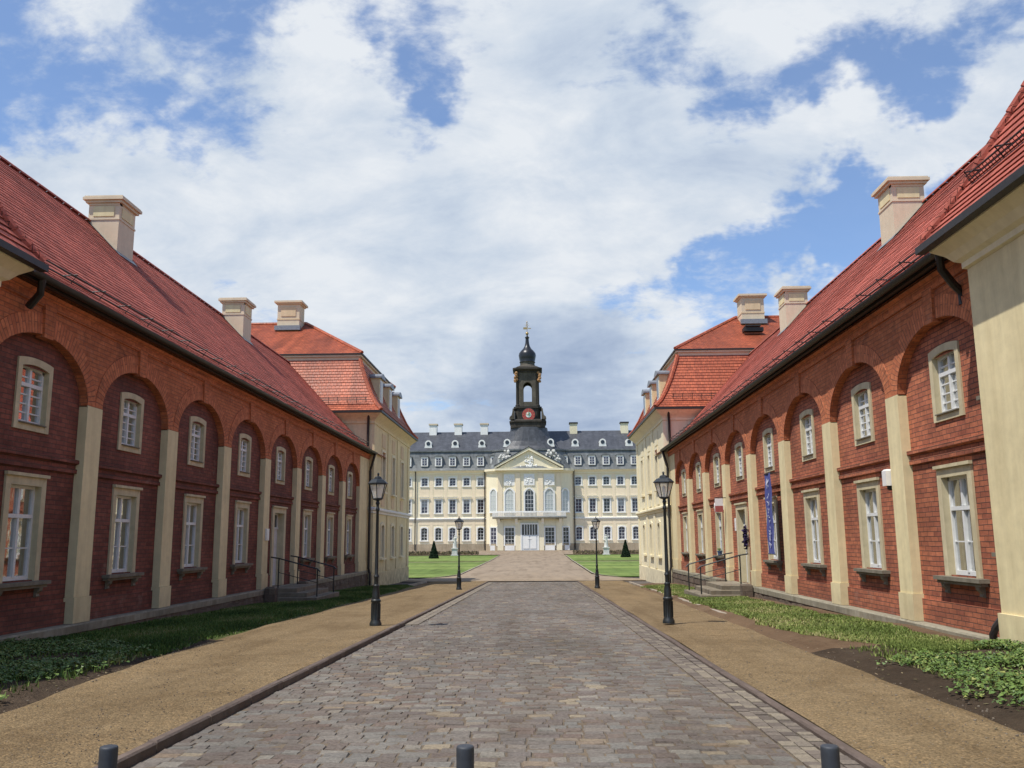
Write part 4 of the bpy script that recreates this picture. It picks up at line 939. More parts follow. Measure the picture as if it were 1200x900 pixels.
def wing_wall(sg):
    mb = MB(); hs = []
    for o in offs:
        x = AX + sg * o
        for z, h in ((-.12, 2.2), (4.68, 2.38), (9.5, 1.46)): hs.append((x - .62, x + .62, z + .03, z + h + .08))
    a, b = sorted((AX + sg * 7.6, AX + sg * 31))
    mb.T = lambda u, w, z: (u, PY - w, z)
    mb.grid_wall(a, b, -.75, EZ - .2, hs, 0)
    mb.build('wall', M['palace'], pal)
    mb = MB(); mb.box(a, b, PY - .12, PY, -2.1, -.752); mb.build('socle', M['socle'], pal)
    mb = MB(); mb.T = lambda u, w, z: (u, PY - w, z)
    mb.extr([(.003, 3.45), (.1, 3.47), (.1, 3.6), (.22, 3.66), (.22, 3.78), (.003, 3.84)], a, b); mb.build('band', M['white'], pal)
    mb = MB(); mb.T = lambda u, w, z: (u, PY - w, z)
    mb.extr([(.003, 11.55), (.12, 11.6), (.12, 11.85), (.3, 12.02), (.5, 12.2), (.5, 12.3), (.003, 12.32)], a, b); mb.build('cornice', M['palace'], pal)
    # pinkish panels between window rows
    mb = MB(); mb.T = lambda u, w, z: (u, PY - w, z)
    def pn(x, hw, w, z0, z1, nm):
        mb = MB(); mb.T = lambda u, w, z: (u, PY - w, z); mb.box(x - hw, x + hw, .003, w, z0, z1); mb.build(nm, M['palace_panel'], pal)
    for o in offs: pn(AX + sg * o, .95, .035, 2.62, 3.4, 'panel'); pn(AX + sg * o, .85, .03, 7.66, 9.0, 'panel')
    for o in [7.75] + [a_ + 1.26 for a_ in offs[:4]]: pn(AX + sg * o, .28, .05, -.7, 3.43, 'pilaster_strip'); pn(AX + sg * o, .28, .05, 3.86, 11.5, 'pilaster_strip')
    for o in offs:
        x = AX + sg * o
        for kd, z in (('p_low', -.12), ('p_mid', 4.68), ('p_top', 9.5)):
            put_window(kd, pal, (x, PY, z), R(180))
        mb = MB(); mb.T = lambda u, w, z: (u, PY - w, z); mb.extr([(.09, 7.36), (.25, 7.36), (.34, 7.5), (.09, 7.52)], x - .95, x + .95); mb.build('window_hood', M['white'], pal)
    # downpipes
    for o in (7.75, 20.2):
        x = AX + sg * (o + .25); mb = MB(); mb.tube([(x, PY - .5, 12.1), (x, PY - .25, 11.4), (x, PY - .25, -1.8)], .1, 6); mb.build('downpipe', M['gutter'], pal)
wing_wall(-1); wing_wall(1)
# mansard roof of the wings
mb = MB(); mb.T = lambda u, w, z: (u, PY - w, z)
lowp = [(.62, 12.3), (.42, 12.75), (.15, 13.5), (-.15, 14.5), (-.45, 15.7)]
for p, q in zip(lowp, lowp[1:]): mb.face([(AX - 31, *p), (AX + 31, *p), (AX + 31, *q), (AX - 31, *q)])
mb.build('lower_roof', M['slate_grey'], pal)
mb = MB(); mb.box(AX - 31, AX + 31, PY + .2, PY + .55, 15.71, 15.95); mb.build('roof_moulding', M['slate_grey'], pal)
mb = MB()
mb.face([(AX - 31, PY + .3, 15.95), (AX + 31, PY + .3, 15.95), (AX + 31, PY + 7, 20.1), (AX - 31, PY + 7, 20.1)]); mb.face([(AX - 31, PY + 13.7, 15.9), (AX + 31, PY + 13.7, 15.9), (AX + 31, PY + 7, 20.1), (AX - 31, PY + 7, 20.1)])
mb.build('upper_roof', M['slate'], pal)
mb = MB(); mb.box(AX - 31, AX + 31, PY + .4, PY + 13.5, -2, 12.2); mb.face([(AX - 31, PY + .4, 12.2), (AX - 31, PY + 13.5, 12.2), (AX - 31, PY + 7, 20)]); mb.face([(AX + 31, PY + .4, 12.2), (AX + 31, PY + 13.5, 12.2), (AX + 31, PY + 7, 20)]); mb.build('body', M['room'], pal)
# rectangular dormers on the lower slope, round ones above
def pdormer(x):
    mb = MB(); y = PY - .55
    mb.box(x - .62, x + .62, y, PY + .6, 13.05, 14.75)
    mb.extr  # front frame
    d = mb.build('dormer', M['white'], pal)
    mb = MB(); mb.box(x - .4, x + .4, y - .03, y - .004, 13.25, 14.45); mb.build('pane', M['violetglass'], d)
    mb = MB(); mb.box(x - .035, x + .035, y - .05, y - .032, 13.25, 14.45)
    for z in (13.65, 14.05): mb.box(x - .4, x + .4, y - .05, y - .033, z - .03, z + .03)
    mb.build('sash', M['timber'], d)
    mb = MB(); mb.T = lambda w, u, z: (x + u, w, z); mb.extr([(-.78, 14.76), (.78, 14.76), (.7, 14.86), (.35, 15.0), (0, 15.05), (-.35, 15.0), (-.7, 14.86)], y - .12, PY + .8); mb.build('dormer_roof', M['slate_grey'], d)
for sg in (-1, 1):
    for o in offs: pdormer(AX + sg * o)
    pdormer(AX + sg * 6.3)
def rdormer(x, y=PY + 1.3, z=17.35):
    mb = MB(); mb.T = lambda w, u, q: (x + u, w, z + q)
    n = 16; ring = lambda r: [(r * math.cos(2 * math.pi * k / n), r * math.sin(2 * math.pi * k / n)) for k in range(n)]
    mb.extr(ring(.62), y, y + 2.2); mb.extr([(-.72, -.85), (.72, -.85), (.6, -.3), (-.6, -.3)], y + .01, y + 1.5)
    d = mb.build('round_dormer', M['white'], pal)
    mb = MB(); mb.T = lambda w, u, q: (x + u, w, z + q); mb.extr(ring(.36), y - .05, y - .004); mb.build('pane', M['darkglass'], d)
for x in (-30, -19.9, -15.0, -10.1, 6.9, 11.9, 16.7, 26): rdormer(x)
for x in (AX - 3.9, AX + 3.9): rdormer(x, PY - 1.0, 17.2)
for x, dk in ((-19.6, 0), (-14.85, 0), (-9.95, 0), (6.85, 1), (16.4, 1), (-27, 0)):
    mb = MB(); mb.box(x - .68, x + .68, PY + 5.9, PY + 7.4, 18.5, 21.35); ch = mb.build('chimney', M['white'] if not dk else M['cream_pale'], pal)
    mb = MB(); mb.box(x - .82, x + .82, PY + 5.75, PY + 7.55, 21.352, 21.6); mb.build('cap', M['chimney'] if not dk else M['gutter'], ch)
# central oval projection
def bow(x):                                               # plan of the projection: offset toward the street for offset x from the axis
    t = min(1, abs(x) / 7.75); return 2.7 * math.sqrt(max(0, 1 - t ** 2.6))
def bowface(mb, x0, x1, z0, z1, off=0.0, n=6, smooth=False):
    xs = [x0 + (x1 - x0) * k / n for k in range(n + 1)]
    for a, b in zip(xs, xs[1:]): mb.face([(AX + a, PY - bow(a) - off, z0), (AX + b, PY - bow(b) - off, z0), (AX + b, PY - bow(b) - off, z1), (AX + a, PY - bow(a) - off, z1)])
xs = [-7.75 * math.cos(math.pi * k / 40) for k in range(41)]
mb = MB()
for a, b in zip(xs, xs[1:]): mb.face([(AX + a, PY - bow(a), -.75), (AX + b, PY - bow(b), -.75), (AX + b, PY - bow(b), EZ), (AX + a, PY - bow(a), EZ)])
ris = mb.build('central_projection', M['palace'], pal)
def bowband(z0, z1, o, name, mat, span=7.75, z1o=None):
    mb = MB(); X = [x for x in xs if abs(x) <= span + .01]
    for a, b in zip(X, X[1:]):
        P = lambda x, oo, z: (AX + x * (1 + oo / 12), PY - bow(x) - oo, z)
        mb.face([P(a, o, z0), P(b, o, z0), P(b, o, z1), P(a, o, z1)]); mb.face([P(a, o, z1), P(b, o, z1), P(b, 0, z1), P(a, 0, z1)]); mb.face([P(a, o, z0), P(b, o, z0), P(b, 0, z0), P(a, 0, z0)])
    return mb.build(name, mat, ris)
bowband(-2.1, -.75, .12, 'socle', M['socle']); bowband(11.65, 11.95, .18, 'cornice', M['palace']); bowband(11.952, 12.35, .45, 'cornice', M['palace'])
# balcony
bl = bowband(3.55, 3.85, 1.25, 'balcony', M['sillstone'], 6.0)
mb = MB(); X = [x for x in xs if abs(x) <= 6.0]
for a, b in zip(X, X[1:]):
    P = lambda x, z: (AX + x * 1.095, PY - bow(x) - 1.15, z)
    mb.face([P(a, 4.68), P(b, 4.68), P(b, 4.85), P(a, 4.85)]); mb.face([P(a, 3.86), P(b, 3.86), P(b, 3.98), P(a, 3.98)])
    for k in range(3):
        x = a + (b - a) * k / 3; q = P(x, 0); mb.box(q[0] - .05, q[0] + .05, q[1] - .05, q[1] + .05, 3.98, 4.68)
mb.build('balustrade', M['white'], bl)
for x in (-5.4, -2.3, 2.3, 5.4):
    mb = MB(); mb.T = lambda a, p, q, x=x: (AX + x + a, PY - bow(x) - p, q); mb.extr([(0, 3.54), (1.0, 3.54), (.75, 3.2), (.35, 2.9), (.2, 2.5), (0, 2.45)], -.22, .22); mb.build('console', M['white'], bl)
def bw(x, z, W):                                          # a window set tangent to the bow
    W_ = WIN[W]; e = .05; a = math.atan2(-(bow(x + e) - bow(x - e)), 2 * e)
    put_window(W, pal, (AX + x, PY - bow(x) - .10, z), R(180) + a)
pw('b_arch_pale', .78, 4.0, .24, 3, (.7, 1.4, 2.1, 2.9), M['paleglass'], rise=.75, sill=True, depth=-.06)
pw('b_arch_dark', .78, 4.0, .24, 3, (.7, 1.4, 2.1, 2.9), M['darkglass'], rise=.75, sill=True, depth=-.06)
pw('b_side', .6, 4.0, .2, 2, (.7, 1.4, 2.1, 2.9), M['paleglass'], rise=.6, sill=True, depth=-.06)
pw('b_door', .85, 3.15, .2, 3, (.5, 1.1, 1.75, 2.4), M['darkglass'], sill=False, depth=-.06)
pw('b_door_s', .6, 3.15, .18, 2, (.5, 1.1, 1.75, 2.4), M['violetglass'], sill=False, depth=-.06)
for x, k in ((-3.5, 'b_arch_pale'), (0, 'b_arch_dark'), (3.5, 'b_arch_pale'), (-6.35, 'b_side'), (6.35, 'b_side')): bw(x, 4.75, k)
for x, k in ((-3.5, 'b_door'), (3.5, 'b_door'), (-6.35, 'b_door_s'), (6.35, 'b_door_s')): bw(x, -1.1, k)
for x in (-3.5, 3.5, -6.35, 6.35):                       # white parapet under each french door
    mb = MB(); w = .85 if abs(x) < 5 else .6; y = PY - bow(x) - .2; mb.box(AX + x - w, AX + x + w, y - .05, y + .1, -1.9, -1.05); mb.build('door_panel', M['white'], pal)
mb = MB(); y = PY - bow(0) - .1
mb.box(AX - 1.35, AX + 1.35, y - .15, y + .05, -1.9, .75); dr = mb.build('portal_door', M['door'], pal)
mb = MB()
for q in (-.62, .62): mb.box(AX + q - .5, AX + q + .5, y - .2, y - .152, -1.6, .5)
mb.box(AX - .35, AX + .35, y - .23, y - .203, .02, .18); mb.build('door_leaf', M['white'], dr)
mb = MB(); mb.box(AX - 1.35, AX + 1.35, y - .12, y + .05, .76, 2.55); mb.build('fanlight', M['darkglass'], dr)
mb = MB()
for q in (-.9, -.45, 0, .45, .9): mb.box(AX + q - .05, AX + q + .05, y - .16, y - .122, .76, 2.55)
mb.box(AX - 1.6, AX + 1.6, y - .2, y + .05, 2.56, 2.8)
for q in (-1, 1): mb.box(AX + q * 1.36, AX + q * 1.6, y - .2, y + .05, -1.9, 2.55)
mb.build('door_frame', M['white'], dr)
# pilasters on the bow
for x in (-5.15, -2.0, 2.0, 5.15):
    mb = MB(); y = PY - bow(x); mb.box(AX + x - .42, AX + x + .42, y - .2, y + .3, 3.9, 11.6); mb.build('pilaster', M['palace_panel'], ris)
    mb = MB(); mb.box(AX + x - .5, AX + x + .5, y - .26, y + .3, -1.9, 3.4); mb.build('pilaster', M['palace'], ris)
# stucco reliefs above the arched windows
def relief(mb, cx, y, cz, sx, sz, n=42, seed=1):
    q = random.Random(seed)
    for k in range(n):
        a = q.uniform(0, 6.28); r = q.random() ** .6
        mb.ball((cx + sx * r * math.cos(a), y - q.uniform(0, .04), cz + sz * r * math.sin(a)), q.uniform(.08, .2), 6, 4, 1, .45, q.uniform(.6, 1.5))
for x in (-3.5, 0, 3.5):
    mb = MB(); y = PY - bow(x); mb.box(AX + x - .95, AX + x + .95, y - .12, y + .3, 9.35, 11.35); pn = mb.build('relief_panel', M['white'], ris)
    mb = MB(); relief(mb, AX + x, y - .12, 10.35, .65, .75, 34, int(x * 2) + 20); mb.build('relief', M['white'], pn)
# pediment
y = PY - bow(0)
mb = MB(); mb.T = lambda w, u, z: (AX + u, w, z)
mb.extr([(-5.6, 12.36), (5.6, 12.36), (0, 15.55)], y - .25, y + 4); ped = mb.build('pediment', M['palace'], pal)
mb = MB(); mb.T = lambda w, u, z: (AX + u, w, z)
for sg in (-1, 1):
    mb.extr([(sg * 6.05, 12.36), (sg * 6.05, 12.72), (0, 16.05), (0, 15.56)], y - .62, y + 4)
mb.extr([(-6.05, 12.0), (6.05, 12.0), (6.05, 12.34), (-6.05, 12.34)], y - .6, y + 3); mb.build('raking_cornice', M['palace'], ped)
mb = MB(); mb.T = lambda w, u, z: (AX + u, w, z)
for sg in (-1, 1): mb.extr([(sg * 6.15, 12.74), (sg * 6.15, 12.86), (0, 16.22), (0, 16.06)], y - .7, y + 4)
mb.build('pediment_roof', M['slate'], ped)
mb = MB(); relief(mb, AX, y - .3, 13.6, .75, 1.0, 40, 77); relief(mb, AX, y - .3, 12.7, 1.6, .25, 20, 78); mb.build('relief', M['white'], ped)
for sg in (-1, 1):                                        # trophies flanking the pediment
    mb = MB(); cx = AX + sg * 4.0
    mb.box(cx - 1.5, cx + 1.5, y + .1, y + 1.0, 12.5, 14.0)
    q = random.Random(40 + sg)
    for k in range(40):
        t = q.uniform(-1, 1); hgt = (1 - abs(t) ** 1.5) * 2.0
        mb.ball((cx + 1.5 * t, y + q.uniform(-.1, .6), 13.9 + hgt * q.random()), q.uniform(.13, .32), 6, 5, 1, 1, q.uniform(.7, 1.5))
    mb.build('trophy_sculpture', M['statue'], pal)
# bell shaped slate roof carrying the tower
mb = MB(); n = 32
ell = lambda hx, hy, z: [(AX + hx * math.copysign(abs(math.cos(2 * math.pi * k / n)) ** .75, math.cos(2 * math.pi * k / n)), PY + 2.4 + hy * math.copysign(abs(math.sin(2 * math.pi * k / n)) ** .75, math.sin(2 * math.pi * k / n)), z) for k in range(n)]
rings = [ell(8.1, 5.6, 12.36), ell(7.7, 5.2, 13.2), ell(7.2, 4.8, 14.6), ell(6.9, 4.5, 15.6)]
for a, b in zip(rings, rings[1:]):
    for k in range(n): j = (k + 1) % n; mb.face([a[k], a[j], b[j], b[k]])
mb.build('bell_roof', M['slate_grey'], pal)
mb = MB(); rings = [ell(7.1, 4.7, 15.6), ell(7.1, 4.7, 15.9)]; 
for a, b in zip(rings, rings[1:]):
    for k in range(n): j = (k + 1) % n; mb.face([a[k], a[j], b[j], b[k]])
mb.face(rings[1]); mb.build('roof_moulding', M['slate_grey'], pal)
mb = MB(); rings = [ell(6.3, 4.4, 15.9), ell(5.5, 4.1, 16.5), ell(4.5, 3.8, 17.4), ell(3.85, 3.6, 18.4), ell(3.5, 3.4, 19.4), ell(3.4, 3.3, 20.0)]
for a, b in zip(rings, rings[1:]):
    for k in range(n): j = (k + 1) % n; mb.face([a[k], a[j], b[j], b[k]])
mb.build('bell_roof', M['slate'], pal)
# clock tower
TX, TY = AX - .15, PY + 2.4
def octo(h, c):
    h *= .93; c *= .93
    return [(-h + c, -h), (h - c, -h), (h, -h + c), (h, h - c), (h - c, h), (-h + c, h), (-h, h - c), (-h, -h + c)]
def prism8(mb, h, c, z0, z1, h2=None, c2=None):
    a = octo(h, c); b = octo(h2 or h, c2 or c)
    for k in range(8): j = (k + 1) % 8; mb.face([(TX + a[k][0], TY + a[k][1], z0), (TX + a[j][0], TY + a[j][1], z0), (TX + b[j][0], TY + b[j][1], z1), (TX + b[k][0], TY + b[k][1], z1)])
    mb.face([(TX + p[0], TY + p[1], z1) for p in b]); mb.face([(TX + p[0], TY + p[1], z0) for p in a])
mb = MB()
prism8(mb, 3.4, .9, 19.9, 20.9); prism8(mb, 3.6, .95, 20.902, 21.15); prism8(mb, 3.3, .9, 21.152, 21.5, 2.85, .8); prism8(mb, 2.55, .7, 21.502, 23.5); prism8(mb, 2.75, .75, 23.502, 23.85)
tw = mb.build('clock_tower', M['towerstone'], pal)
# four piers and arches of the open belfry
mb = MB(); h, op = 2.05, .78
for sx in (-1, 1):
    for sy in (-1, 1):
        pts = [(op, h), (h - .55, h), (h, h - .55), (h, op), (op, op)]
        pts = [(TX + sx * p, TY + sy * q) for p, q in pts]
        for k in range(5):
            j = (k + 1) % 5; mb.face([(*pts[k], 23.85), (*pts[j], 23.85), (*pts[j], 30.2), (*pts[k], 30.2)])
for ax_ in range(4):
    n = 10
    for k in range(n):
        a, b = -op * math.cos(math.pi * k / n), -op * math.cos(math.pi * (k + 1) / n); za, zb = 27.6 + .8 * math.sin(math.pi * k / n), 27.6 + .8 * math.sin(math.pi * (k + 1) / n)
        ca, sa = math.cos(ax_ * math.pi / 2), math.sin(ax_ * math.pi / 2)
        P = lambda u, v, z: (TX + ca * u - sa * v, TY + sa * u + ca * v, z)
        mb.face([P(a, -h + .02, za), P(b, -h + .02, zb), P(b, -h + .02, 30.2), P(a, -h + .02, 30.2)]); mb.face([P(a, -h + .02, za), P(b, -h + .02, zb), P(b, -op, zb), P(a, -op, za)])
    mb.face([P(-op, -h + .03, 23.85), P(op, -h + .03, 23.85), P(op, -h + .03, 24.75), P(-op, -h + .03, 24.75)]); mb.face([P(-op, -h + .03, 24.75), P(op, -h + .03, 24.75), P(op, -h + .3, 24.75), P(-op, -h + .3, 24.75)])
prism8(mb, 2.2, .55, 30.2, 30.21)
mb.build('belfry', M['towerstone2'], tw)
mb = MB()
for sx in (-1, 1):                                        # dark engaged columns on the corners
    for sy in (-1, 1):
        mb.lathe((TX + sx * 1.84, TY + sy * 1.84, 23.86), [(.42, 0), (.42, .3), (.30, .4), (.27, 5.6), (.4, 5.8), (.42, 6.1)], 10)
mb.build('columns', M['towerstone'], tw)
mb = MB(); prism8(mb, 2.35, .6, 30.22, 30.5); prism8(mb, 2.5, .6, 30.502, 30.75, 2.85, .7); prism8(mb, 2.9, .7, 30.752, 31.05); prism8(mb, 2.6, .65, 31.052, 31.5, 1.9, .5)
mb.build('tower_cornice', M['towerstone'], tw)
mb = MB()
for sx in (-1, 1):
    q = random.Random(5 + sx)
    for k in range(9): mb.ball((TX + sx * 2.15 + q.uniform(-.2, .2), TY - 2.15 + q.uniform(-.2, .2), 28.5 + 1.8 * k / 9), q.uniform(.2, .34), 6, 5)
mb.build('corner_sculpture', M['bronze'], tw)
mb = MB()
for sx in (-1, 1):                                        # volutes at the clock stage
    mb.T = lambda w, u, z, sx=sx: (TX + sx * u, TY + w, z)
    mb.extr([(2.5, 21.5), (3.35, 21.5), (3.3, 21.9), (2.95, 22.2), (2.8, 22.8), (2.75, 23.4), (2.5, 23.5)], -2.7, -1.7); mb.extr([(2.5, 21.5), (3.35, 21.5), (3.3, 21.9), (2.95, 22.2), (2.8, 22.8), (2.75, 23.4), (2.5, 23.5)], 1.7, 2.7)
mb.build('volutes', M['towerstone2'], tw)
mb = MB(); mb.lathe((TX, TY, 31.5), [(1.7, 0), (1.6, .25), (1.35, .35), (1.35, .8), (1.5, .95)], 16); mb.build('lantern_neck', M['towerstone2'], tw)
mb = MB(); mb.lathe((TX, TY, 32.45), [(1.45, 0), (1.4, .15), (1.52, .7), (1.62, 1.3), (1.54, 1.75), (1.2, 2.2), (.8, 2.6), (.5, 3.1), (.36, 3.7), (.3, 4.4), (.32, 4.6), (.45, 4.75), (.3, 4.9), (.16, 5.1), (.12, 5.3)], 16); mb.build('onion_dome', M['copper'], tw)
mb = MB(); mb.ball((TX, TY, 38.0), .3, 10, 8); mb.tube([(TX, TY, 37.6), (TX, TY, 40.2)], .06, 6); mb.extr  # ball, rod
mb.box(TX - .7, TX + .1, TY - .03, TY + .03, 38.8, 39.2); mb.box(TX + .2, TX + .75, TY - .03, TY + .03, 38.9, 39.05); mb.ball((TX, TY, 40.2), .13, 8, 6)
for a in range(6): mb.tube([(TX, TY, 39.6), (TX + .45 * math.cos(a), TY, 39.6 + .45 * math.sin(a))], .03, 4)
mb.build('weathervane', M['gold'], tw)
n = 28; disc = lambda r: [(r * math.cos(2 * math.pi * k / n), r * math.sin(2 * math.pi * k / n)) for k in range(n)]
cy = TY - 2.62; CZ = 22.25
def cdisc(name, r, y0, y1, mat, par):
    mb = MB(); mb.T = lambda w, u, z: (TX + .15 + u, w, CZ + z); mb.extr(disc(r), y0, y1); return mb.build(name, mat, par)
ck = cdisc('clock_face', 1.32, cy - .10, cy + .1, M['clockblack'], tw)
cdisc('clock_ring', 1.16, cy - .14, cy - .101, M['clockred'], tw); cdisc('clock_centre', .5, cy - .18, cy - .141, M['clockwhite'], tw)
mb = MB(); mb.T = lambda w, u, z: (TX + .15 + u, w, CZ + z)
mb.extr([(0, -.42), (.42, -.05), (.3, .35), (0, .42)], cy - .21, cy - .182); mb.build('clock_inlay', M['clockgreen'], tw)
mb = MB(); mb.T = lambda w, u, z: (TX + .15 + u, w, CZ + z)
for k in range(12):
    a = k * math.pi / 6; c_, s_ = math.cos(a), math.sin(a); mb.extr([(.86 * c_ - .04 * s_, .86 * s_ + .04 * c_), (1.08 * c_ - .04 * s_, 1.08 * s_ + .04 * c_), (1.08 * c_ + .04 * s_, 1.08 * s_ - .04 * c_), (.86 * c_ + .04 * s_, .86 * s_ - .04 * c_)], cy - .17, cy - .143)
mb.extr([(-.05, 0), (.05, 0), (.03, .95), (-.03, .95)], cy - .26, cy - .23); mb.extr([(0, -.05), (0, .05), (-.6, .3), (-.62, .24)], cy - .26, cy - .231)
mb.build('clock_hands', M['gold'], tw)

# ------------------------------------------------------------------ lawn furniture: cones, statues, borders
def yew_cone(x, y, h, r, seed, label):
    mb = MB(); q = random.Random(seed); z0 = gz(y)
    mb.lathe((x, y, z0 + .05), [(r * .8, 0), (r * .84, h * .08), (r * .42, h * .55), (.03, h * .95)], 14)
    for k in range(1500):
        t = q.random() ** 1.35; a = q.uniform(0, 6.283); rr2 = r * (1 - t) * q.uniform(.86, 1.06) + .03
        p = Vector((x + rr2 * math.cos(a), y + rr2 * math.sin(a), z0 + .08 + h * t)); d1 = Vector((q.gauss(0, 1), q.gauss(0, 1), q.gauss(0, 1))).normalized() * .07; d2 = d1.cross(Vector((q.gauss(0, 1), q.gauss(0, 1), q.gauss(0, 1)))).normalized() * .05
        mb.face([p - d1, p + d2, p + d1, p - d2], rnd=q.random())
    return tag(mb.build('yew_cone', M['yew']), label, 'topiary', 'clipped yew cones on the lawns')
yew_cone(-13.0, 112, 2.1, .58, 1, 'dark clipped yew cone standing alone on the left lawn')
yew_cone(10.75, 112, 2.1, .58, 2, 'dark clipped yew cone on the right lawn beside the sunlit pavilion')
yew_cone(-19.3, 130, 1.25, .5, 3, 'small dark yew cone half hidden by the left cream pavilion')
def statue(x, y, label):
    z = gz(y); root = thing('garden_statue', label, 'statue', (x, y, z), 'white statues on the lawns')
    mb = MB(); mb.box(x - .5, x + .5, y - .5, y + .5, z - .05, z + .15); mb.box(x - .38, x + .38, y - .38, y + .38, z + .152, z + .95); mb.box(x - .47, x + .47, y - .47, y + .47, z + .952, z + 1.08); mb.build('pedestal', M['statue'], root)
    mb = MB(); zz = z + 1.08                               # draped standing figure
    pr = [(.30, 0, 0), (.27, .0, .3), (.23, .01, .62), (.22, .02, .85), (.17, .02, 1.02), (.21, .01, 1.22), (.23, 0, 1.36), (.10, 0, 1.45), (.06, 0, 1.5), (.085, .01, 1.57), (.10, .01, 1.65), (.07, .01, 1.74), (.01, .01, 1.77)]
    n = 12; R_ = [[(x + ox + r * math.cos(2 * math.pi * k / n), y + .7 * r * math.sin(2 * math.pi * k / n), zz + hz) for k in range(n)] for r, ox, hz in pr]
    for a, b in zip(R_, R_[1:]):
        for k in range(n): j = (k + 1) % n; mb.face([a[k], a[j], b[j], b[k]], smooth=True)
    mb.tube([(x - .2, y, zz + 1.33), (x - .33, y - .05, zz + 1.1), (x - .2, y - .2, zz + .95)], .06, 6); mb.tube([(x + .2, y, zz + 1.33), (x + .36, y - .05, zz + 1.4), (x + .38, y - .05, zz + 1.7)], .06, 6, r2=.04)
    mb.build('figure', M['statue'], root)
statue(-11.8, 127, 'white figure on a pedestal on the left lawn behind a lamp'); statue(9.5, 127, 'white figure on a pedestal on the right lawn near the yew cone')
for x0, x1, lb in ((-40, -7.5, 'low brownish shrub border along the palace foot left of the door'), (5.2, 36, 'low brownish shrub border along the palace foot right of the door')):
    mb = MB(); q = random.Random(9)
    for k in range(5200):
        x = q.uniform(x0, x1); y = q.uniform(133, 137); z = gz(y) + q.random() ** 1.5 * .38
        if x1 < 0 and x > -9: continue
        s = q.uniform(.1, .22); a = q.uniform(0, 6.28); mb.face([(x - s * math.cos(a), y - s * math.sin(a), z - s * .4), (x + s * math.cos(a), y + s * math.sin(a), z - s * .4), (x, y, z + s)], rnd=q.random())
    tag(mb.build('shrub_border', M['shrub']), lb, 'shrubs', None, 'stuff')

# ------------------------------------------------------------------ street lamps
def lamp_proto():
    root = thing('street_lamp', '', 'street lamp', (0, 0, 0), 'old style street lamps along the road')
    H = 2.8
    mb = MB(); mb.lathe((0, 0, 0), [(.115, 0), (.115, .05), (.10, .07), (.098, .09), (.085, .11), (.082, .42), (.095, .44), (.095, .47), (.075, .49), (.07, .62), (.052, .70), (.06, .72), (.06, .745), (.045, .76)], 16)
    for k in range(12):
        a = 2 * math.pi * k / 12; mb.box(.085 * math.cos(a) - .006, .085 * math.cos(a) + .006, .085 * math.sin(a) - .006, .085 * math.sin(a) + .006, .12, .41)
    mb.build('base', M['iron'], root)
    mb = MB(); mb.lathe((0, 0, .76), [(.04, 0), (.042, .12), (.055, .15), (.042, .18), (.036, .2), (.027, 1.38), (.04, 1.40), (.04, 1.43), (.028, 1.45), (.028, 1.5), (.042, 1.53), (.03, 1.56), (.03, 1.62)], 14)
    mb.build('pole', M['iron'], root)
    zb = 2.24; lt = MB(); n = 6
    b = lambda r, z: [(r * math.cos(math.pi / 6 + 2 * math.pi * k / n), r * math.sin(math.pi / 6 + 2 * math.pi * k / n), z) for k in range(n)]
    lt.lathe((0, 0, 2.36 - .02), [(.035, 0), (.09, .02), (.09, .04)], 12)
    lo, hi = b(.095, zb + .14), b(.175, zb + .42)
    for k in range(n):
        lt.tube([lo[k], hi[k]], .009, 5); lt.tube([lo[k], lo[(k + 1) % n]], .009, 5); lt.tube([hi[k], hi[(k + 1) % n]], .012, 5)
    lt.build('lantern_frame', M['iron'], root)
    g = MB(); lo, hi = b(.09, zb + .145), b(.17, zb + .415)
    for k in range(n): j = (k + 1) % n; g.face([lo[k], lo[j], hi[j], hi[k]])
    g.build('lantern_glass', M['lampglass'], root)
    g = MB(); g.lathe((0, 0, zb + .14), [(.02, 0), (.02, .08), (.032, .1), (.032, .19), (.01, .22)], 10); g.build('bulb', M['signwhite'], root)
    c = MB(); c.lathe((0, 0, zb + .42), [(.205, 0), (.2, .02), (.14, .075), (.085, .1), (.075, .125), (.06, .14), (.02, .155), (.016, .18), (.026, .195), (.01, .22)], 6, smooth=False, ph=math.pi / 6); c.build('lantern_roof', M['iron'], root)
    return root
lp = lamp_proto()
lamps = [((-3.09, 17.2), 'dark iron street lamp nearest on the left, before the shaded brick wing'), ((2.46, 17.5), 'dark iron street lamp nearest on the right, casting a shadow on the gravel'),
         ((-3.17, 36), 'farther iron street lamp at the left kerb, in front of the palace'), ((2.37, 37), 'farther iron street lamp at the right kerb, in front of the palace')]
for k, ((x, y), lb) in enumerate(lamps):
    o = lp if k == 0 else copy_tree(lp)
    o.location = (x, y, gz(y) + .06); o.rotation_euler.z = k * .4; o['label'] = lb
# ------------------------------------------------------------------ bollards
def bollard(x, label):
    y = 4.95; z = gz(y); top = -1.075
    root = thing('bollard', label, 'bollard', (x, y, z), 'grey bollards across the road'); h = top - z
    mb = MB(); mb.lathe((x, y, z - .1), [(.047, 0), (.047, h + .04)], 28); mb.lathe((x, y, z - .02), [(.062, 0), (.062, .025), (.05, .03)], 28); mb.build('post', M['bollard'], root)
    mb = MB(); mb.lathe((x, y, z + h - .062), [(.0474, 0), (.0474, .0006), (.0474, .0012), (.0474, .03), (.0474, .05), (.0468, .055), (.0448, .060), (.040, .0635), (.03, .065), (.001, .0655)], 28); mb.build('cap', M['bollard'], root)
for x, l in ((-2.31, 'grey cylindrical bollard at the left kerb of the cobbled road'), (-.40, 'grey cylindrical bollard in the middle of the cobbled road'), (1.51, 'grey cylindrical bollard at the right kerb of the cobbled road')): bollard(x, l)

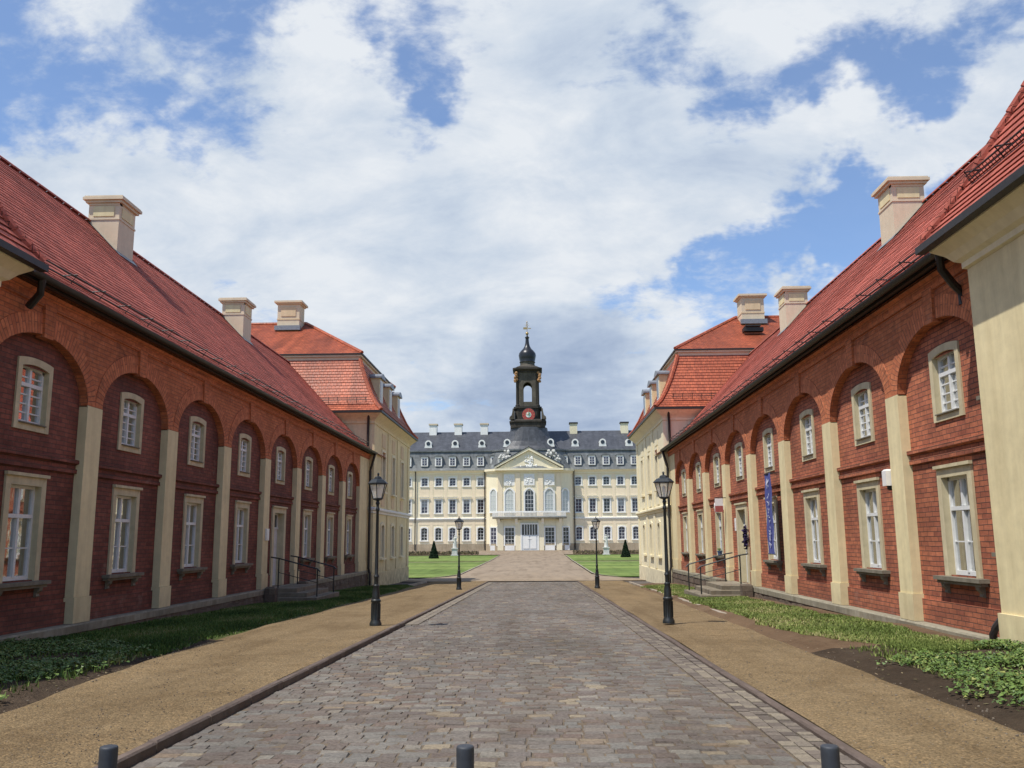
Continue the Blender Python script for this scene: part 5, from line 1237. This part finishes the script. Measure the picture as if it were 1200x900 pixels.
# ------------------------------------------------------------------ door steps with railings
def steps(s, c, label):
    xf = XL if s > 0 else XR
    T = lambda u, w, z: (xf + s * w, u, z); zl = -1.37; g = gz(c) + .1
    root = thing('entrance_steps', label, 'steps', (xf, c, g), 'stone steps at the wing doors')
    n = 3; hgt = (zl - g) / n
    mb = MB(); mb.T = T
    for k in range(n):
        w1 = 1.5 - .0 - .32 * (n - 1 - (n - 1 - k)) if False else .86 + .33 * (n - 1 - k)
        mb.bevbox(c - 1.25 - .12 * (n - 1 - k), c + 1.25 + .12 * (n - 1 - k), .08, w1, g + hgt * k - (.3 if k == 0 else .03), g + hgt * (k + 1) - .002 * (k == 0), .015)
    mb.build('step', M['stepstone'], root)
    for d in (-1.08, 1.08):
        mb = MB(); mb.T = T; z0 = zl; u = c + d
        mb.tube([(u, .25, z0), (u, .25, z0 + .86)], .02, 6); mb.tube([(u, 1.42, g + hgt), (u, 1.42, g + hgt + .80)], .02, 6)
        mb.tube([(u, .0, z0 + .9), (u, .25, z0 + .86), (u, 1.42, g + hgt + .80), (u, 1.5, g + hgt + .72)], .022, 6)
        mb.tube([(u, .25, z0 + .45), (u, 1.42, g + hgt + .4)], .012, 6)
        mb.build('railing', M['iron'], root)
    for d in (-1.75, 1.75):
        mb = MB(); mb.T = T; u = c + d; mb.bevbox(u - .14, u + .14, .1, .4, g - .3, g + .45, .04); mb.build('guard_stone', M['rubble'], root)
steps(1, bcL[4], 'stone door steps with iron handrails in shade on the left'); steps(-1, bcR[4], 'stone door steps with iron handrails at the sunlit right wing')

# ------------------------------------------------------------------ small things on the right wing
TR = lambda u, w, z: (XR - w, u, z)
bc = bcR[3]
root = thing('banner', 'tall narrow blue banner with white marks hanging on the sunlit brick wall', 'banner', (XR, bc, -.4))
mb = MB(); mb.T = TR; u0, u1, z0, z1 = bc - 1.16, bc - .54, -.42, 1.66; nz, nu = 16, 5
F = lambda i, j: (u0 + (u1 - u0) * i / nu, .16 + .012 * math.sin(j * .9 + i * .8) + .01 * math.sin(i * 1.7), z0 + (z1 - z0) * j / nz)
for j in range(nz):
    for i in range(nu): mb.face([F(i, j), F(i + 1, j), F(i + 1, j + 1), F(i, j + 1)], smooth=True)
mb.build('cloth', M['banner'], root)
mb = MB(); mb.T = TR; q = random.Random(12)
def mark(u, z, a, b, th=.03): mb.T = TR; d = Vector((b[0] - a[0], b[1] - a[1])).normalized(); n_ = Vector((-d.y, d.x)) * th; mb.face([(u + a[0] - n_.x, .185, z + a[1] - n_.y), (u + b[0] - n_.x, .185, z + b[1] - n_.y), (u + b[0] + n_.x, .185, z + b[1] + n_.y), (u + a[0] + n_.x, .185, z + a[1] + n_.y)])
um = (u0 + u1) / 2
for k, z in enumerate([1.32, 1.08, .88, .70, .54, .40, .26, .13, -.20]):   # blurred white lettering, one stroke group per letter
    w = .13
    for t in range(3): mark(um, z, (q.uniform(-w, w), q.uniform(-.07, .07)), (q.uniform(-w, w), q.uniform(-.07, .07)), .014)
mark(um, 1.42, (-.16, .06), (.12, -.05), .03); mark(um, 1.42, (-.02, .1), (.1, .0), .02)
for a in range(4): mark(um, -.02, (-.07 * math.cos(a * .785), -.07 * math.sin(a * .785)), (.07 * math.cos(a * .785), .07 * math.sin(a * .785)), .012)
mb.build('lettering', M['bannermark'], root)
mb = MB(); mb.T = TR
for z in (z0, z1): mb.tube([(u0 - .04, .16, z), (u1 + .04, .16, z)], .016, 6)
for z in (z1,): mb.tube([(u0 + .1, -.14, z), (u0 + .1, .16, z)], .012, 5); mb.tube([(u1 - .1, -.14, z), (u1 - .1, .16, z)], .012, 5)
mb.build('rod', M['iron'], root)
# projecting sign, lantern and plaque beside the door
ps = pcR[4]
root = thing('hanging_sign', 'small square white and red sign projecting from the pilaster beside the right door', 'sign', (XR, ps, 1))
mb = MB(); mb.T = TR; mb.box(ps - .2, ps - .17, .12, .38, 1.04, 1.28); mb.build('white_panel', M['signwhite'], root)
mb = MB(); mb.T = TR; mb.box(ps - .2, ps - .17, .12, .38, .84, 1.038); mb.build('red_panel', M['signred'], root)
mb = MB(); mb.T = TR; mb.tube([(ps - .185, .0, 1.30), (ps - .185, .40, 1.30)], .014, 6); mb.build('bracket', M['iron'], root)
root = thing('wall_lantern', 'small white wall light on the pilaster left of the right door', 'lamp', (XR, ps + .3, .9))
mb = MB(); mb.T = TR; mb.lathe((0, 0, 0), [(0.001, 0)], 3) if False else None
mb.box(ps + .2, ps + .36, .02, .06, .92, 1.1); mb.build('bracket', M['signwhite'], root)
mb = MB(); mb.T = TR; mb.lathe((ps + .28, .2, .82), [(.08, 0), (.11, .06), (.12, .3), (.08, .36), (.02, .4)], 12); mb.build('shade', M['signwhite'], root)
mb = MB(); mb.T = TR; mb.box(bcR[4] + .86, bcR[4] + 1.06, -.135, -.11, .22, .62); mb.box(bcR[4] + .885, bcR[4] + 1.035, -.109, -.104, .3, .54)
tag(mb.build('wall_plaque', M['signwhite']), 'small white plaque on the brick beside the right door', 'sign')
mb = MB(); mb.T = lambda u, w, z: (XL + w, u, z); mb.box(pcL[3] - .04, pcL[3] + .22, .019, .06, .02, .36); mb.box(pcL[3] - .01, pcL[3] + .19, .061, .068, .06, .32)
tag(mb.build('wall_plaque', M['signwhite']), 'small white plaque on the pilaster beside the shaded left door', 'sign')
root = thing('alarm_box', 'white alarm box with dark lens on the brick beside the nearest right pilaster', 'alarm box', (XR, pcR[0] + .3, 1))
mb = MB(); mb.T = TR; mb.bevbox(pcR[0] + .29, pcR[0] + .47, -.139, .1, .88, 1.17, .03); mb.build('case', M['signwhite'], root)
mb = MB(); mb.T = TR; mb.lathe((pcR[0] + .38, .0, .80), [(.02, 0), (.055, .02), (.06, .079)], 12); mb.build('lens', M['clockblack'], root)
# purple wreath on the door frame
mb = MB(); q = random.Random(4)
for k in range(700):
    p = Vector((XR + .10 + q.gauss(0, .05), bcR[4] - .60 + q.gauss(0, .06), .02 + q.gauss(0, .13))); d1 = Vector((q.gauss(0, 1), q.gauss(0, 1), q.gauss(0, 1))).normalized() * .045; d2 = d1.cross(Vector((q.gauss(0, 1), q.gauss(0, 1), q.gauss(0, 1)))).normalized() * .04
    mb.face([p - d1, p + d2, p + d1, p - d2], rnd=q.random())
tag(mb.build('wreath', M['purple']), 'dark purple bunch hanging at the edge of the white right door', 'wreath')
root = thing('flower_pot', 'small blue pot standing on the windowsill left of the right door', 'pot', (XR, bcR[5], SILL0))
mb = MB(); mb.T = TR; mb.lathe((bcR[5] - .2, -.06, SILL0), [(.06, 0), (.085, .13), (.095, .135), (.095, .16), (.08, .16), (.075, .12), (.001, .12)], 14); mb.build('pot', M['bluepot'], root)
mb = MB(); q = random.Random(8)
for k in range(60):
    a = q.uniform(0, 6.28); r = q.uniform(.0, .09); p = Vector((XR + .06 + r * math.cos(a), bcR[5] - .2 + r * math.sin(a), SILL0 + .13 + q.uniform(0, .12))); d1 = Vector((q.gauss(0, 1), q.gauss(0, 1), q.gauss(0, 1))).normalized() * .03; d2 = Vector((q.gauss(0, 1), q.gauss(0, 1), q.gauss(0, 1))).normalized() * .02
    mb.face([p - d1, p + d2, p + d1, p - d2], rnd=q.random())
mb.build('leaves', M['leaf'], root)
# notices inside the nearest right window
uu = bcR[0] + .1
mb = MB(); mb.T = TR; mb.cur = 0; mb.box(uu - .11, uu + .12, -.29, -.285, -.12, .08); mb.cur = 1; mb.box(uu - .11, uu + .12, -.291, -.285, .082, .24); mb.box(uu - .12, uu + .1, -.291, -.285, -.42, -.16); mb.cur = 0
tag(mb.build('notice', [M['signred'], M['signwhite']]), 'red and white notices behind the glass of the nearest right window', 'notice')

# ------------------------------------------------------------------ vegetation near the camera
def grass(name, label, xa, xb, ya, yb, n, dz, seed, hmin=.05, hmax=.11, dens=None, mat='blade'):
    mb = MB(); q = random.Random(seed); k = 0
    while k < n:
        y = ya + (yb - ya) * q.random() ** 1.5; a, b = xa(y), xb(y); x = a + (b - a) * q.random()
        k += 1
        if dens and q.random() > dens(x, y): continue
        z = gz(y) + dz(x, y) - .01; h = q.uniform(hmin, hmax); t = q.uniform(0, 6.28); w = .006 + .0006 * y; lx, ly = q.gauss(0, .35) * h, q.gauss(0, .35) * h
        c, s = math.cos(t) * w, math.sin(t) * w
        v = .5 + .32 * math.sin(x * 1.9 + y * .7) * math.sin(y * 1.1 - x) + q.gauss(0, .2)
        mb.face([(x - c, y - s, z), (x + c, y + s, z), (x + lx, y + ly, z + h)], rnd=max(0, min(1, v)))
    return tag(mb.build(name, M[mat]), label, 'grass', None, 'stuff')
grass('grass', 'shaded dark green grass growing along the left brick wing', lambda y: -8.0, lambda y: LPE(y) - .06, 12.2, 41, 80000, lambda x, y: rl(x, y) + lump(x, y) * .6, 1, .025, .06)
grass('grass', 'patchy sunlit grass growing along the right brick wing', lambda y: RG0(y) - .15, lambda y: RG1(y) + .12, 11.6, 39, 70000, lambda x, y: rr_soil(x, y) + lump(x, y) + .018, 2, .02, .05,
      lambda x, y: .3 + .6 * (math.sin(x * 3 + y * 1.7) * math.sin(y * 2.3 - x * 2) > -.2), 'blade_dry')
def cover(name, label, spots, dz, seed, n, hs=1.0):
    mb = MB(); q = random.Random(seed); k = 0
    while k < n:
        x, y = spots(q)
        if x is None: continue
        k += 1; z = gz(y) + dz(x, y); st = q.randint(7, 12); ht = q.uniform(.04, .15) * hs; tone = q.gauss(.5, .16)
        for j in range(st):
            a = q.uniform(0, 6.283); r = q.uniform(.01, .11); up = ht * q.uniform(.45, 1.1); L = q.uniform(.03, .062); W = L * q.uniform(.35, .55); tilt = q.uniform(-.5, .35)
            p = Vector((x + r * math.cos(a), y + r * math.sin(a), z + up)); d = Vector((math.cos(a) * math.cos(tilt), math.sin(a) * math.cos(tilt), math.sin(tilt))) ; sd = Vector((-math.sin(a), math.cos(a), q.uniform(-.4, .4)))
            c = max(0, min(1, tone + q.gauss(0, .2))); m_ = p + d * L * .5 + Vector((0, 0, .012))
            mb.face([p, m_ - sd * W, p + d * L, m_], rnd=c); mb.face([p, m_, p + d * L, m_ + sd * W], rnd=c)
            if j < 2: s_ = .003; mb.face([(x - s_, y, z - .02), (x + s_, y, z - .02), (p.x, p.y, p.z)], rnd=.1)
    return tag(mb.build(name, M['leaf']), label, 'plants', None, 'stuff')
def spL(q):
    y = q.uniform(6.6, 13.6); e = LPE(y) - .12; x = q.uniform(-8.2, e)
    if math.sin(x * 2.3 + y * 1.1) * math.sin(y * 1.9 - x * .8) < -.25 - .5 * max(0, (e - x) / 3) or q.random() > .30 + (e - x) * .5: return None, None
    return x, y
def spR(q):
    y = q.uniform(6.4, 11.9); e = RPE(y) + .32 + .16 * math.sin(y * 2.1); x = q.uniform(e, 6.2)
    if y > 10.6 and x < 4.0 + (y - 10.6) * .9: return None, None
    if math.sin(x * 2.9 + y * 1.3) * math.sin(y * 1.7 - x) < -.35 or q.random() > .22 + (x - e) * .7: return None, None
    return x, y
cover('ground_cover', 'dark leafy ground cover in the soil bed at the left photo edge', spL, lambda x, y: rl(x, y) + lump(x, y), 21, 1500, .55)
cover('ground_cover', 'bright leafy ground cover in the soil bed by the right cream lodge', spR, lambda x, y: rr_soil(x, y) + lump(x, y), 22, 1250, .65)
mb = MB(); q = random.Random(31); wx, wy = 4.35, 9.75; wz = gz(wy) + .09       # taller pale weed among the ground cover
for k in range(16):
    a = q.uniform(0, 6.283); h0 = .02 + .26 * k / 16; L = .11 * (1 - k / 24); d = Vector((math.cos(a), math.sin(a), .55)); sd = Vector((-math.sin(a), math.cos(a), 0)) * .022; p = Vector((wx, wy, wz + h0))
    mb.face([p, p + d * L * .5 - sd, p + d * L, p + d * L * .5 + sd], rnd=q.uniform(.85, 1))
mb.tube([(wx, wy, wz - .02), (wx + .01, wy, wz + .3)], .005, 5)
tag(mb.build('weed_plant', M['leaf']), 'pale green upright weed among dark ground cover by the right path', 'weed')
mb = MB(); q = random.Random(77)
for k in range(900):
    if q.random() < .5: y = q.uniform(6.4, 14); x = q.uniform(-7.5, LPE(y) + .25); z = gz(y) + (rl(x, y) + lump(x, y) if x < LPE(y) else KH) + .006
    else: y = q.uniform(6.4, 20); x = q.uniform(RPE(y) - .2, 6.1); z = gz(y) + max(rr_soil(x, y) + lump(x, y), .036 if x < RPE(y) else -1) + .008
    r = q.uniform(.012, .03); a = q.uniform(0, 6.28); p = Vector((x, y, z)); d = Vector((math.cos(a), math.sin(a), q.uniform(-.2, .3))) * r; e_ = Vector((-math.sin(a), math.cos(a), q.uniform(-.2, .3))) * r * .5
    mb.face([p - d, p + e_, p + d, p - e_], rnd=q.random())
tag(mb.build('leaf_litter', M['shrub']), 'dry brown leaf bits scattered over the soil beds', 'leaf litter', None, 'stuff')
grass('grass', 'dark blades of grass among the ground cover at the left photo edge', lambda y: -8.1, lambda y: LPE(y) - .15, 6.6, 13.5, 16000, lambda x, y: rl(x, y) + lump(x, y), 5, .04, .10, lambda x, y: .15 + .8 * (math.sin(x * 2.3 + y * 1.1) * math.sin(y * 1.9 - x * .8) > -.1))
grass('grass', 'bright blades of grass among the ground cover by the right cream lodge', lambda y: RPE(y) + .5, lambda y: 6.2, 6.6, 12.5, 9000, lambda x, y: rr_soil(x, y) + lump(x, y), 6, .03, .08, lambda x, y: .15 + .8 * (math.sin(x * 2.9 + y * 1.3) * math.sin(y * 1.7 - x) > -.1), 'blade_dry')
# pebbles kicked onto the paths' edges
mb = MB(); q = random.Random(17)
for k in range(2200):
    y = 5.8 + 9 * q.random() ** 1.5; left = q.random() < .55
    x = q.uniform(LPE(y), RX0 - .1) if left else q.uniform(RX1 + .09, RPE(y)); z = gz(y) + (KH - .014 if left else .036) + .004
    r = q.uniform(.003, .0075); mb.ball((x, y, z), r, 4, 3, q.uniform(.7, 1.3), 1, .7, rnd=q.random())
for k in range(320):
    y = 6 + 22 * q.random() ** 1.6
    if q.random() < .5: x = q.gauss(LPE(y) + .05, .12); z = gz(y) + KH
    else: x = q.gauss(RPE(y), .2); z = gz(y) + .06
    r = q.uniform(.005, .013); mb.ball((x, y, z + r * .3), r, 5, 3, q.uniform(.7, 1.3), 1, .6, rnd=q.random())
tag(mb.build('pebbles', M['sett_edge']), 'loose pebbles scattered along the gravel path edges', 'pebbles', None, 'stuff')

# ------------------------------------------------------------------ sky, sun, camera
SUN = Vector((-.36, -.283, .889)).normalized()
w = bpy.data.worlds.new('World'); scene.world = w; w.use_nodes = True; nt = w.node_tree; nt.nodes.clear()
out = nt.nodes.new('ShaderNodeOutputWorld')
sky = nt.nodes.new('ShaderNodeTexSky'); sky.sky_type = 'NISHITA'; sky.sun_disc = False
sky.sun_elevation = math.asin(SUN.z); sky.sun_rotation = math.atan2(SUN.x, SUN.y); sky.air_density = 1.0; sky.dust_density = .2; sky.ozone_density = 4.0
bg1 = nd(nt, 'ShaderNodeBackground', i_Strength=.145); lk(nt, mixc(nt, .08, mixc(nt, 1, sky.outputs[0], (.92, 1.04, 1.18, 1), 'MULTIPLY'), (4.2, 4.9, 5.6, 1)), bg1.inputs[0])
tc = nt.nodes.new('ShaderNodeTexCoord').outputs['Generated']
nrm = nd(nt, 'ShaderNodeVectorMath', operation='NORMALIZE'); lk(nt, tc, nrm.inputs[0]); D = nrm.outputs[0]
sep = nd(nt, 'ShaderNodeSeparateXYZ'); lk(nt, D, sep.inputs[0])
den = math_n(nt, 'ADD', math_n(nt, 'MAXIMUM', sep.outputs[2], 0.0), .38)
cb = nd(nt, 'ShaderNodeCombineXYZ'); lk(nt, math_n(nt, 'DIVIDE', sep.outputs[0], den), cb.inputs[0]); lk(nt, math_n(nt, 'DIVIDE', sep.outputs[1], den), cb.inputs[1]); cb.inputs[2].default_value = 3.3
mp = nd(nt, 'ShaderNodeMapping'); mp.inputs['Rotation'].default_value = (0, 0, R(25)); mp.inputs['Scale'].default_value = (1.0, 1.35, 1); lk(nt, cb.outputs[0], mp.inputs[0]); P = mp.outputs[0]
n1 = noise(nt, P, 2.6, 12, .58, .25); n2 = noise(nt, P, 8.0, 10, .62, .3); n4 = noise(nt, P, 24.0, 8, .6, .2)
wn_ = nd(nt, 'ShaderNodeTexNoise', i_Scale=7.0, i_Detail=5.0, i_Roughness=.6); lk(nt, D, wn_.inputs['Vector'])
ws_ = nd(nt, 'ShaderNodeVectorMath', operation='SUBTRACT'); lk(nt, wn_.outputs['Color'], ws_.inputs[0]); ws_.inputs[1].default_value = (.5, .5, .5)
wm_ = nd(nt, 'ShaderNodeVectorMath', operation='MULTIPLY_ADD'); lk(nt, ws_.outputs[0], wm_.inputs[0]); wm_.inputs[1].default_value = (.26, .2, .2); lk(nt, D, wm_.inputs[2])
WD = wm_.outputs[0]
bias = None
def blob(d, r, amp):
    global bias
    s = nd(nt, 'ShaderNodeVectorMath', operation='DISTANCE'); lk(nt, WD, s.inputs[0]); s.inputs[1].default_value = Vector(d).normalized()
    m_ = nd(nt, 'ShaderNodeMapRange', interpolation_type='SMOOTHERSTEP'); lk(nt, s.outputs['Value'], m_.inputs[0])
    m_.inputs[1].default_value = 0; m_.inputs[2].default_value = r; m_.inputs[3].default_value = amp; m_.inputs[4].default_value = 0
    bias = m_.outputs[0] if bias is None else math_n(nt, 'ADD', bias, m_.outputs[0])
for d, r, a in [((-0.488, 0.757, 0.435), 0.08, -0.30), ((-0.436, 0.791, 0.430), 0.09, -0.30), ((-0.381, 0.819, 0.430), 0.08, -0.30), ((-0.329, 0.846, 0.419), 0.09, -0.33), ((-0.282, 0.867, 0.410), 0.08, -0.30),
    ((-0.289, 0.822, 0.490), 0.07, -0.15), ((-0.130, 0.860, 0.494), 0.08, -0.30), ((-0.104, 0.873, 0.476), 0.05, -0.20), ((-0.031, 0.866, 0.500), 0.05, -0.15), ((0.050, 0.878, 0.476), 0.07, -0.20),
    ((0.122, 0.865, 0.486), 0.08, -0.30), ((0.191, 0.858, 0.476), 0.08, -0.40), ((0.258, 0.850, 0.460), 0.08, -0.40), ((0.320, 0.830, 0.457), 0.08, -0.45), ((0.378, 0.808, 0.452), 0.08, -0.45),
    ((0.430, 0.781, 0.453), 0.09, -0.45), ((0.366, 0.825, 0.430), 0.07, -0.30), ((0.215, 0.931, 0.296), 0.07, -0.40), ((0.274, 0.908, 0.316), 0.08, -0.45), ((0.330, 0.887, 0.322), 0.09, -0.45),
    ((0.382, 0.863, 0.330), 0.09, -0.45), ((0.436, 0.833, 0.339), 0.08, -0.40), ((0.339, 0.896, 0.287), 0.08, -0.40), ((0.059, 0.966, 0.250), 0.07, -0.30), ((0.116, 0.957, 0.267), 0.05, -0.30),
    ((0.180, 0.933, 0.312), 0.05, -0.25), ((0.088, 0.971, 0.222), 0.07, -0.20), ((-0.036, 0.963, 0.266), 0.08, -0.20), ((0.031, 0.956, 0.292), 0.07, -0.12), ((0.233, 0.938, 0.255), 0.08, -0.25),
    ((0.141, 0.897, 0.419), 0.12, 0.30), ((0.229, 0.886, 0.403), 0.12, 0.40), ((0.310, 0.864, 0.396), 0.11, 0.40), ((0.385, 0.838, 0.387), 0.09, 0.40), ((0.444, 0.806, 0.392), 0.09, 0.40),
    ((0.069, 0.920, 0.387), 0.16, 0.30), ((0.187, 0.915, 0.358), 0.11, 0.30), ((0.162, 0.941, 0.297), 0.05, 0.25), ((0.224, 0.935, 0.273), 0.05, 0.40), ((0.284, 0.919, 0.272), 0.05, 0.35),
    ((-0.136, 0.919, 0.371), 0.34, 0.30), ((-0.064, 0.948, 0.311), 0.20, 0.25), ((-0.414, 0.772, 0.482), 0.16, 0.25), ((-0.472, 0.806, 0.358), 0.14, 0.25), ((-0.220, 0.863, 0.454), 0.11, 0.25),
    ((-0.004, 0.891, 0.454), 0.14, 0.20), ((-0.299, 0.906, 0.301), 0.34, 0.30), ((-0.141, 0.966, 0.219), 0.30, 0.35), ((0.011, 0.982, 0.191), 0.27, 0.45), ((0.087, 0.983, 0.161), 0.20, 0.40),
    ((-0.003, 0.847, 0.532), 0.16, 0.30), ((0.197, 0.833, 0.518), 0.12, 0.25), ((-0.195, 0.826, 0.528), 0.14, 0.25), ((0.419, 0.768, 0.485), 0.08, 0.20), ((-0.389, 0.849, 0.357), 0.16, 0.20)]: blob(d, r, a)
# fewer clouds overhead and toward the east
ov = nd(nt, 'ShaderNodeMapRange', interpolation_type='SMOOTHSTEP'); lk(nt, sep.outputs[2], ov.inputs[0]); ov.inputs[1].default_value = .55; ov.inputs[2].default_value = .8; ov.inputs[3].default_value = 0; ov.inputs[4].default_value = -.25
es = nd(nt, 'ShaderNodeMapRange', interpolation_type='SMOOTHSTEP'); lk(nt, math_n(nt, 'MULTIPLY_ADD', sep.outputs[1], -.9, sep.outputs[0]), es.inputs[0]); es.inputs[1].default_value = -.1; es.inputs[2].default_value = .4; es.inputs[3].default_value = 0; es.inputs[4].default_value = -.25
nn = math_n(nt, 'MULTIPLY_ADD', math_n(nt, 'SUBTRACT', n1, .5), 2.6, math_n(nt, 'MULTIPLY_ADD', math_n(nt, 'SUBTRACT', n2, .5), 1.3, math_n(nt, 'MULTIPLY', math_n(nt, 'SUBTRACT', n4, .5), .7)))
cov = math_n(nt, 'ADD', math_n(nt, 'ADD', math_n(nt, 'ADD', nn, bias), ov.outputs[0]), es.outputs[0])
mr = nd(nt, 'ShaderNodeMapRange', interpolation_type='SMOOTHSTEP'); lk(nt, cov, mr.inputs[0]); mr.inputs[1].default_value = -.24; mr.inputs[2].default_value = .34; mr.inputs[3].default_value = .06
n3 = noise(nt, P, 3.6, 10, .6, .3)
dk = nd(nt, 'ShaderNodeVectorMath', operation='DISTANCE'); lk(nt, WD, dk.inputs[0]); dk.inputs[1].default_value = Vector((.0, .985, .145)).normalized()
dkm = nd(nt, 'ShaderNodeMapRange', interpolation_type='SMOOTHSTEP'); lk(nt, dk.outputs['Value'], dkm.inputs[0]); dkm.inputs[1].default_value = .04; dkm.inputs[2].default_value = .17; dkm.inputs[3].default_value = .30; dkm.inputs[4].default_value = 0
sh = math_n(nt, 'SUBTRACT', math_n(nt, 'MULTIPLY_ADD', n2, .25, n3), dkm.outputs[0])
cc = ramp(nt, sh, [(.16, (.30, .39, .56)), (.38, (.45, .54, .69)), (.54, (.60, .68, .79)), (.74, (.80, .84, .89))])
bg2 = nd(nt, 'ShaderNodeBackground', i_Strength=1.0); lk(nt, cc, bg2.inputs[0])
mx = nt.nodes.new('ShaderNodeMixShader'); lk(nt, mr.outputs[0], mx.inputs[0]); lk(nt, bg1.outputs[0], mx.inputs[1]); lk(nt, bg2.outputs[0], mx.inputs[2]); lk(nt, mx.outputs[0], out.inputs[0])

sd = bpy.data.lights.new('sun', 'SUN'); sd.energy = 5.0; sd.angle = R(.6); sd.color = (1, .95, .86)
so = bpy.data.objects.new('sun', sd); COL.objects.link(so); so.rotation_euler = SUN.to_track_quat('Z', 'Y').to_euler(); so.location = (-20, -15, 50)

yaw, pit, roll = R(1.603), R(9.925), R(-.414)
fw = Vector((-math.sin(yaw) * math.cos(pit), math.cos(yaw) * math.cos(pit), math.sin(pit))); r0 = Vector((math.cos(yaw), math.sin(yaw), 0)); u0 = r0.cross(fw)
r1 = r0 * math.cos(roll) + u0 * math.sin(roll); u1 = u0 * math.cos(roll) - r0 * math.sin(roll)
cd = bpy.data.cameras.new('camera'); cd.sensor_width = 36; cd.lens = 36 * 1040.7 / 1200; cd.clip_end = 6000; cd.clip_start = .05
co = bpy.data.objects.new('camera', cd); COL.objects.link(co)
co.matrix_world = Matrix(((r1.x, u1.x, -fw.x, 0), (r1.y, u1.y, -fw.y, 0), (r1.z, u1.z, -fw.z, 0), (0, 0, 0, 1)))
scene.camera = co
for o in list(scene.objects):
    if o.parent is None: o.location.z += ZUP
scene.view_settings.view_transform = 'Standard'; scene.view_settings.look = 'None'; scene.view_settings.exposure = 0; scene.view_settings.gamma = 1
scene.render.engine = 'CYCLES'
scene.cycles.max_bounces = 6; scene.cycles.transparent_max_bounces = 8
